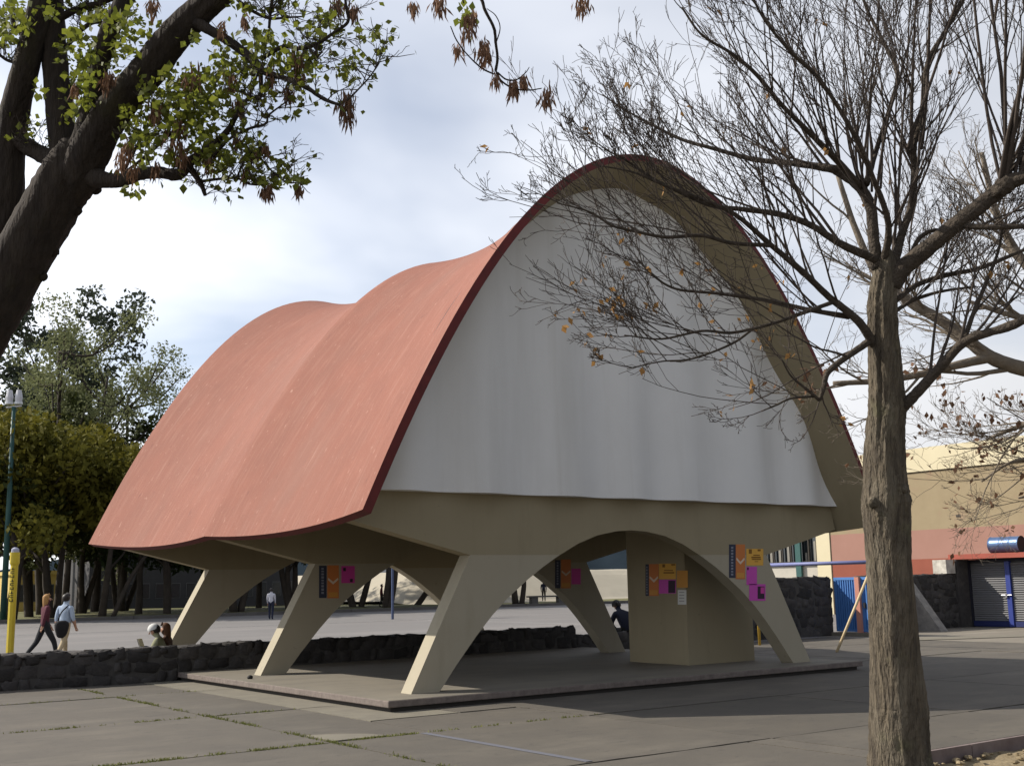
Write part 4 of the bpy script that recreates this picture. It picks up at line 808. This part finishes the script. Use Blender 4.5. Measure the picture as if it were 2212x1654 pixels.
for i, (kd, px, Y, H, mm, nl, ls) in enumerate(FT):
    where = next(w_ for lim, w_ in ((60, 'behind the teal lamp post'), (190, 'behind the two walking people'), (330, 'behind the low roof corner'), (480, 'behind the seated reader'), (670, 'around the distant white-shirted person'), (1000, 'around the thin blue court pole'), (9999, 'by the far bench')) if px < lim)
    lab = (f'{DL[mm]} bushy grove tree {where}' if kd == 'dense' else f'tall {DL[mm]} airy tree {where}')
    far_tree('grove_tree' if kd == 'dense' else 'tall_tree', kd, (gx(px, Y), Y, .1), lab, H, 500 + i, mm, nl, ls)
# slanted trunk visible in the grove
p0 = np.array([gx(245, 59.6), 59.6, .1]); st = empty('slanting_tree', tuple(p0), 'thin tree leaning far over at the front of the grove', 'tree')
MB().tube(smooth_path([p0, p0 + [1.2, .2, 2.6], p0 + [3.4, .5, 5.6], p0 + [4.4, .5, 7]], 5), np.linspace(.16, .07, 16), 8).obj('trunk', TRK, st, smooth=True)
P, F = leaves(crown_pts([(*(p0 + [4.6, .5, 7.6]), 1.6), (*(p0 + [3.2, .8, 7.4]), 1.3)], 1500), .4, .6); quads_obj('crown', P, F, LG2, st)

# ------------------------------------------------------------------ far buildings and hill
WIN = mat('far_window', (.03, .035, .04), .2, spec=.5)
SANDW = mat('sand_render', (.36, .325, .255), .9, (.31, .28, .22), .3, .8, stain=[dict(s=.5, st=(1, 1, .3), a=.55, b=.75, c=(.28, .25, .2), k=.5)])
m = MB(); xs = np.linspace(44, 170, 64); prof = [(70.5, .1), (71.5, .3), (74, 1.25), (77, 2.45), (78.6, 2.95), (80, 3.02), (130, 3.1)]
for yy, zz in prof:
    for xx in xs: m.v.append((xx, yy + .5 * math.sin(xx * .21), zz * min(1, (xx - 43.5) / 4) + rng.normal() * .03))
k_ = len(xs); m.f = [(j * k_ + i, j * k_ + i + 1, (j + 1) * k_ + i + 1, (j + 1) * k_ + i) for j in range(len(prof) - 1) for i in range(k_ - 1)]; m.m = [0] * len(m.f)
m.obj('embankment', SANDW, kind='structure')
GB = mat('grey_render', (.075, .072, .075), .9, (.05, .05, .052), .4, .8)
def far_block(name, x0, x1, Y, h, wall, label, rows, cols, roof=None):
    b = empty(name, ((x0 + x1) / 2, Y, 0), label, 'building'); MB().box((x0, Y, 0), (x1, Y + 9, h)).obj('wall', wall, b)
    MB().box((x0 - .2, Y - .25, h), (x1 + .2, Y + 9.2, h + .3)).obj('roof', roof or wall, b)
    for r_ in range(rows):
        for c_ in range(cols):
            xx = x0 + (x1 - x0) * (c_ + .5) / cols; ww = (x1 - x0) / cols * .32; zz = 1 + r_ * (h - .6) / rows
            wi = MB().box((xx - ww, Y - .03, zz), (xx + ww, Y + .02, zz + 1.4)).obj('window', mat('far_frame', (.1, .1, .1), .7), b); MB().box((xx - ww + .08, Y - .05, zz + .08), (xx + ww - .08, Y - .032, zz + 1.32)).obj('pane', WIN, wi)
    return b
far_block('classroom_block', gx(190, 92), gx(640, 92), 92, 6.5, GB, 'long grey two-storey block behind the grove trunks', 2, 14)
far_block('kiosk', gx(35, 86), gx(120, 86), 86, 3.2, mat('kiosk_yellow', (.5, .37, .12), .8), 'small yellow kiosk between the grove trunks', 1, 3)
far_block('white_block', gx(760, 100), gx(930, 100), 100, 4.5, mat('white_render', (.6, .6, .6), .8), 'white single-storey block beyond the grove seen between the legs', 1, 8)
# hill, distance haze put into its blue colour
HILL = mat('hazy_wooded_hill', (.02, .028, .036), .95, (.014, .02, .026), .02, .8, spec=0)
m = MB(); nx, ny = 90, 14
for j in range(ny + 1):
    for i in range(nx + 1):
        a = R(-25 + 75 * i / nx); r_ = 700 + 90 * j; t = j / ny
        h = (62 + 26 * math.sin(a * 5 + .6) + 12 * math.sin(a * 17) + 5 * math.sin(a * 43)) * math.sin(min(1, t * 1.15) * math.pi / 2) - 8 + rng.normal() * 1.5
        m.v.append((CAM[0] + r_ * math.sin(a + .55), CAM[1] + r_ * math.cos(a + .55), h))
for j in range(ny):
    for i in range(nx): a = j * (nx + 1) + i; m.f.append((a, a + 1, a + nx + 2, a + nx + 1)); m.m.append(0)
m.obj('hill', HILL, smooth=True, kind='structure')
# bench at the far edge of the court
bq = on(1180, 1309, 2, .16); bx_, by_ = float(bq[0]), 60.2; bx_ = gx(1182, by_)
be = empty('bench', (bx_, by_, .16), 'backless concrete bench on the verge across the court', 'bench'); BC = mat('bench_concrete', (.1, .095, .09), .9)
MB().box((bx_ - 1.9, by_ - .25, .62), (bx_ + 1.9, by_ + .25, .74)).obj('seat', BC, be)
for s in (-1.35, 1.35): MB().box((bx_ + s - .3, by_ - .2, .1), (bx_ + s + .3, by_ + .2, .62)).obj('leg', BC, be)

# ------------------------------------------------------------------ people
SKIN = mat('skin', (.36, .2, .13), .6)
def cloth(name, c, c2=None): return mat('cloth_' + name, c, .9, c2 or tuple(q * .75 for q in c), 9, .8)
def person(label, loc, head, J, cols, hair, hair_shape='short', scale=1.0, extra=None, group=None, bulk=1.12):
    """J: joint dict (metres, local: +y forward, +x right). one continuous skinned body, coloured by region"""
    E = [('pelvis', 'spine', 'top'), ('spine', 'chest', 'top'), ('chest', 'neck', 'top'), ('neck', 'head', 'skin'), ('head', 'crown', 'skin')]
    for s in 'lr':
        E += [('chest', 'sho' + s, 'top'), ('sho' + s, 'elb' + s, 'top'), ('elb' + s, 'wri' + s, 'sleeve'), ('wri' + s, 'han' + s, 'skin'), ('pelvis', 'hip' + s, 'leg'), ('hip' + s, 'kne' + s, 'leg'), ('kne' + s, 'ank' + s, 'leg'), ('ank' + s, 'toe' + s, 'shoe')]
    RD = dict(pelvis=(.15, .115), spine=(.135, .1), chest=(.165, .11), neck=(.058, .058), head=(.082, .095), crown=(.066, .078), sho=(.07, .07), elb=(.046, .046), wri=(.033, .03), han=(.034, .02), hip=(.098, .1), kne=(.064, .066), ank=(.045, .048), toe=(.042, .03))
    nm = list(J); me = bpy.data.meshes.new('b'); me.from_pydata([J[k] for k in nm], [(nm.index(a), nm.index(b)) for a, b, _ in E], [])
    ob = bpy.data.objects.new('b', me); C.objects.link(ob); md = ob.modifiers.new('s', 'SKIN'); md.use_smooth_shade = True; md.branch_smoothing = .6
    sv = me.skin_vertices[0].data
    for i, k in enumerate(nm):
        r0 = RD.get(k) or RD[k[:3]]; kb = bulk if (k in ('pelvis', 'spine', 'chest') or k[:3] in ('sho', 'elb', 'wri')) else (1 + (bulk - 1) * .6 if k[:3] in ('hip', 'kne', 'ank') else 1.0); sv[i].radius = (r0[0] * kb, r0[1] * kb); sv[i].use_root = (k == 'pelvis')
    sb = ob.modifiers.new('u', 'SUBSURF'); sb.levels = 2; sb.render_levels = 2
    dg = bpy.context.evaluated_depsgraph_get(); me2 = bpy.data.meshes.new_from_object(ob.evaluated_get(dg)); bpy.data.objects.remove(ob)
    segs = [(np.array(J[a]), np.array(J[b]), c) for a, b, c in E]
    # fingers and nose join the same mesh
    bm = bmesh.new(); bm.from_mesh(me2)
    xm = MB()
    for s, sg in (('l', -1), ('r', 1)):
        h = np.array(J['han' + s]); w = np.array(J['wri' + s]); d = (h - w) / (np.linalg.norm(h - w) + 1e-9); sd = np.cross(d, [0, 1, 0.3]); sd /= np.linalg.norm(sd) + 1e-9; cu = np.cross(sd, d)
        for q, ln in zip((-1.5, -.5, .5, 1.5), (.06, .075, .07, .055)):
            b0 = h + sd * q * .017; xm.tube([b0, b0 + d * ln * .55, b0 + d * ln * .85 + cu * ln * .35], [.0095, .009, .0065], 6)
        xm.tube([w + (h - w) * .4 + sd * .025, h + sd * .052 - d * .01, h + sd * .055 + d * .03], [.011, .010, .007], 6)
    hd = np.array(J['head']); cr = np.array(J['crown']); upv = cr - hd; upv /= np.linalg.norm(upv); fwd = np.array([0, 1, 0]) - upv * upv[1]; fwd /= np.linalg.norm(fwd); rt = np.cross(fwd, upv)
    xm.tube([hd + fwd * .085 + upv * .035, hd + fwd * .115 + upv * .0, hd + fwd * .09 - upv * .005], [.008, .016, .01], 6)
    for s in (-1, 1): xm.ball(hd + rt * s * .083 + upv * .012, (.014, .022, .03), 8, 6)
    fx = xm.mesh('x', SKIN); bm.from_mesh(fx); bm.to_mesh(me2); bm.free()
    order = ['top', 'sleeve', 'leg', 'shoe', 'skin']; me2.materials.clear()
    for k in order: me2.materials.append(cols.get(k, SKIN) if k != 'sleeve' else cols.get('sleeve', cols['top']))
    me2.name = 'person'
    for p in me2.polygons:
        c = np.array(p.center); best = 1e9
        for a, b, k in segs:
            ab = b - a; t = max(0, min(1, (c - a) @ ab / (ab @ ab))); dd = np.linalg.norm(c - a - ab * t) - (.05 if k in ('top', 'leg') else 0)
            if dd < best: best = dd; bk = k
        p.material_index = order.index(bk); p.use_smooth = True
    o = bpy.data.objects.new('person', me2); C.objects.link(o); o.location = loc; o.rotation_euler = (0, 0, head); o.scale = (scale,) * 3; tag(o, label, 'person', group); bpy.context.view_layer.update()
    hm = MB(); hc = hd + upv * .055 - fwd * .012
    n1, n2 = 16, 12; back = {'short': -.02, 'long': -.2, 'tied': -.03}[hair_shape]
    for i in range(n2 + 1):
        th = math.pi * .72 * i / n2
        for j in range(n1):
            p_ = 2 * math.pi * j / n1; r_ = np.array([math.sin(th) * math.cos(p_), math.sin(th) * math.sin(p_), math.cos(th)])
            front = max(0, r_[1]); lift = (front * .10 if th > 1.2 else 0)
            drop = back * max(0, (th - 1.3)) * max(0, -r_[1] + .35)
            q = hc + rt * r_[0] * .104 + fwd * (r_[1] * .112 - .01 - front * (.05 if th > 1.25 else 0)) + upv * (r_[2] * .105 + lift + drop)
            hm.v.append(tuple(q))
    for i in range(n2):
        for j in range(n1): hm.f.append((i * n1 + j, (i + 1) * n1 + j, (i + 1) * n1 + (j + 1) % n1, i * n1 + (j + 1) % n1)); hm.m.append(0)
    if hair_shape == 'tied': hm.tube([hc - fwd * .1, hc - fwd * .15 - upv * .05, hc - fwd * .15 - upv * .16], [.03, .035, .015], 8)
    ho = hm.obj('hair', hair, None, smooth=True); ho.parent = o
    if extra: extra(o, hd, upv, fwd, rt)
    return o
def stand(fl=0., fr=0., al=0., ar=0.):
    """walking / standing joints; fl, fr forward swing of the feet, al, ar of the hands"""
    J = dict(pelvis=(0, 0, .93), spine=(0, .0, 1.12), chest=(0, .01, 1.33), neck=(0, .02, 1.46), head=(0, .045, 1.56), crown=(0, .04, 1.645))
    for s, sg, f, a in (('l', -1, fl, al), ('r', 1, fr, ar)):
        J['sho' + s] = (sg * .175, .0, 1.38); J['elb' + s] = (sg * .215, a * .35 - .02, 1.11); J['wri' + s] = (sg * .21, a * .8 + .03, .89); J['han' + s] = (sg * .205, a + .04, .81)
        J['hip' + s] = (sg * .09, 0, .88); J['kne' + s] = (sg * .095, f * .55 + .05, .49 + .0 * abs(f)); J['ank' + s] = (sg * .095, f - (.04 if f < 0 else 0), .085 + (.09 if f < -.1 else 0)); J['toe' + s] = (sg * .1, f + .13, .035 + (.02 if f < -.1 else 0))
    return J
def sitj(lean=.25, seat=.45, feet=.5, hands=(.35, .62), hz=0):
    J = dict(pelvis=(0, 0, seat + .1), spine=(0, .05 * lean * 4, seat + .29), chest=(0, lean * .75, seat + .48), neck=(0, lean * 1.05, seat + .6), head=(0, lean * 1.3 + .03, seat + .69), crown=(0, lean * 1.45 + .03, seat + .775))
    for s, sg in (('l', -1), ('r', 1)):
        J['sho' + s] = (sg * .175, lean * .8, seat + .53); J['elb' + s] = (sg * .24, lean * .8 + .1, seat + .28); J['wri' + s] = (sg * .12, hands[0] - .06, hands[1] - .03); J['han' + s] = (sg * .08, hands[0], hands[1])
        J['hip' + s] = (sg * .09, .03, seat + .08); J['kne' + s] = (sg * .13, feet - .03, seat + .1 + hz); J['ank' + s] = (sg * .12, feet + .02, .08); J['toe' + s] = (sg * .13, feet + .16, .035)
    return J
def bob(o, hd, upv, fwd, rt): pass
HB_ = mat('hair_blond', (.36, .2, .07), .7, (.25, .13, .05), 30, .7); HK = mat('hair_black', (.018, .014, .012), .5); HBR = mat('hair_brown', (.1, .045, .02), .6)
head_dir = lambda v: math.atan2(-v[0], v[1])
LEFT = -RT[:2] / np.linalg.norm(RT[:2]); AWAY = FW[:2] / np.linalg.norm(FW[:2])
w1 = dep(90, 1427, 1); 
def foot(px, py): q = on(px, py, 2, 0); return (float(q[0]), float(q[1]), 0)
f1 = foot(93, 1428); f2 = foot(136, 1430)
dr1 = LEFT * -.75 + AWAY * .66
person('walking person in maroon top and dark trousers with fair hair', f1, head_dir(dr1), stand(-.38, .32, .22, -.2), dict(top=cloth('maroon', (.085, .02, .032)), leg=cloth('charcoal', (.018, .02, .024)), shoe=cloth('black', (.012, .012, .012))), HB_, 'long', .955)
o = person('walking person in light blue shirt and cream trousers', f2, head_dir(LEFT * -.3 + AWAY * .95), stand(.2, -.36, -.1, .15), dict(top=cloth('paleblue', (.36, .44, .56)), leg=cloth('cream', (.42, .34, .22)), shoe=cloth('black', (.012, .012, .012)), sleeve=SKIN), HK, 'short', .955)
# black shoulder bag on the walker's back
dv = LEFT * -.3 + AWAY * .95; c = np.array(f2) + np.array([*(-dv * .17 + np.array([-dv[1], dv[0]]) * -.05), .80])
sb_ = empty('shoulder_bag', tuple(c), 'black shoulder bag hanging behind the light blue shirt', 'bag'); BAG = cloth('bagblack', (.014, .014, .016))
m = MB(); m.ball(c, (.16, .11, .21), 16, 10); Pv = np.array(m.v) - c; Pv = np.sign(Pv) * np.abs(Pv / [.16, .11, .21]) ** .75 * [.16, .11, .21] * (1 + .12 * np.sin(Pv[:, 2:3] * 17)); m.v = [tuple(q) for q in Pv + c]; m.obj('pouch', BAG, sb_, smooth=True)
s0 = c + [0, 0, .2]; ax_ = np.array([-dv[1], dv[0], 0]); m = MB(); m.tube(smooth_path([s0 + ax_ * .12, s0 + ax_ * .02 + [0, 0, .2], np.array(f2) + ax_ * -.1 + np.array([0, 0, 1.36]) + np.array([*(-dv * .02), 0])], 5), .016, 6).obj('strap', BAG, sb_)
p_ = foot(40, 1445); 
p_ = on(18, 1300, 1, 20.5)
# reader sitting behind the low wall, with a companion
rp = on(362, 1400, 1, 8.35); rl = (float(rp[0]), 8.45, .1)
def cap(o, hd, upv, fwd, rt):
    m = MB(); cc = hd + upv * .07; n1 = 18
    for i in range(8):
        th = math.pi * .56 * i / 7
        for j in range(n1): a = 2 * math.pi * j / n1; m.v.append(tuple(cc + rt * math.sin(th) * math.cos(a) * .116 + fwd * math.sin(th) * math.sin(a) * .122 + upv * math.cos(th) * .11))
    for i in range(7):
        for j in range(n1): m.f.append((i * n1 + j, (i + 1) * n1 + j, (i + 1) * n1 + (j + 1) % n1, i * n1 + (j + 1) % n1)); m.m.append(0)
    c = m.obj('cap', cap.mat, None, smooth=True); c.parent = o
cap.mat = cloth('capwhite', (.62, .62, .6))
hd_ = head_dir(LEFT)
person('seated person in white cap and olive top reading behind the wall', rl, hd_, sitj(.16, .08, .5, (.42, .42), .3), dict(top=cloth('olive', (.12, .13, .05), (.3, .29, .2)), leg=cloth('denim', (.05, .06, .09)), shoe=cloth('black', (.012, .012, .012))), HK, 'short', .98, cap, bulk=1.3)
bk = np.array(rl) + np.array([*(LEFT * .44), .47]); bo = empty('book', tuple(bk), 'open book held up by the seated reader', 'book')
ld = np.array([*LEFT, 0]); ad = np.array([*AWAY, 0]); u_ = np.array([0, 0, 1.])
for s in (-1, 1):
    q = [bk, bk + ad * s * .13 + ld * .03, bk + ad * s * .13 + ld * .09 + u_ * .17, bk + ld * .06 + u_ * .17]
    MB().slab(q, -ld, .012).obj('page_block', cloth('page', (.55, .5, .38)), bo); MB().slab([p + ld * .004 for p in q], ld, .006).obj('cover', cloth('cover', (.06, .055, .05)), bo)
person('seated person with brown hair leaning behind the white-capped reader', (rl[0] - LEFT[0] * .2, rl[1] - LEFT[1] * .2 + .42, .1), head_dir(LEFT), sitj(.05, .1, .5, (.3, .35), .2), dict(top=cloth('brownjacket', (.07, .035, .02)), leg=cloth('denim', (.05, .06, .09)), shoe=cloth('black', (.012, .012, .012))), HBR, 'long', .98)
# two people sitting on the lower wall, backs to the plaza
sp = on(1352, 1371, 1, 7.68)
cap.mat = cloth('capblack', (.015, .015, .018))
dB = AWAY * .9 + LEFT * .42
def cap2(o, hd, upv, fwd, rt):
    cap(o, hd, upv, fwd, rt)
    c = hd + upv * .045 - fwd * .116; MB().box((c[0] - .045, c[1] - .006, c[2] - .012), (c[0] + .045, c[1] + .004, c[2] + .014)).obj('cap_strap', cloth('strapwhite', (.6, .6, .6)), None).parent = o
J = sitj(.33, .36, .48, (.4, .5))
person('hunched person in dark navy jacket and black cap on the bench wall', (float(sp[0]) + .06, 7.7, 0), head_dir(dB), J, dict(top=cloth('navy', (.012, .014, .028)), leg=cloth('black', (.012, .012, .012)), shoe=cloth('greyshoe', (.1, .1, .1)), sleeve=cloth('navy', (.012, .014, .028))), HK, 'short', 1.0, cap2, bulk=1.35)
sp2 = on(1392, 1371, 1, 7.8)
person('person in black sitting half hidden behind the square column', (float(sp2[0]) + .12, 7.82, 0), head_dir(AWAY), sitj(.22, .36, .5, (.4, .55)), dict(top=cloth('black', (.012, .012, .012)), leg=cloth('black', (.012, .012, .012)), shoe=cloth('black', (.012, .012, .012))), HK, 'short', 1.0)
# far people
q = foot(585, 1337); person('distant person in white shirt and navy trousers by the grove', q, head_dir(AWAY), stand(.08, -.08, .1, .1), dict(top=cloth('whiteshirt', (.5, .5, .55)), leg=cloth('navytr', (.02, .025, .05)), shoe=cloth('black', (.012, .012, .012)), sleeve=cloth('whiteshirt', (.5, .5, .55))), HK, 'short', 1.0)
q = (gx(824, 63), 63, .16); person('distant person in dark red top among the grove trunks', q, head_dir(-LEFT), stand(.1, -.1, .1, -.1), dict(top=cloth('darkred', (.12, .02, .03)), leg=cloth('black', (.012, .012, .012)), shoe=cloth('black', (.012, .012, .012))), HK, 'short', 1.0)
q = (gx(1175, 68), 68, .16); person('distant person in dark clothes behind the far bench', q, head_dir(AWAY), stand(.05, -.05, .05, .05), dict(top=cloth('darkblue', (.03, .035, .06)), leg=cloth('brownish', (.07, .055, .045)), shoe=cloth('black', (.012, .012, .012))), HK, 'short', 1.05)
q = (gx(1384, 60), 60, .0); person('distant person in white clothes in front of the pale embankment', q, head_dir(LEFT), stand(.15, -.15, .1, -.1), dict(top=cloth('whiteshirt', (.5, .5, .55)), leg=cloth('whitetr', (.5, .5, .5)), shoe=cloth('greyshoe', (.1, .1, .1))), HK, 'short', 1.0)
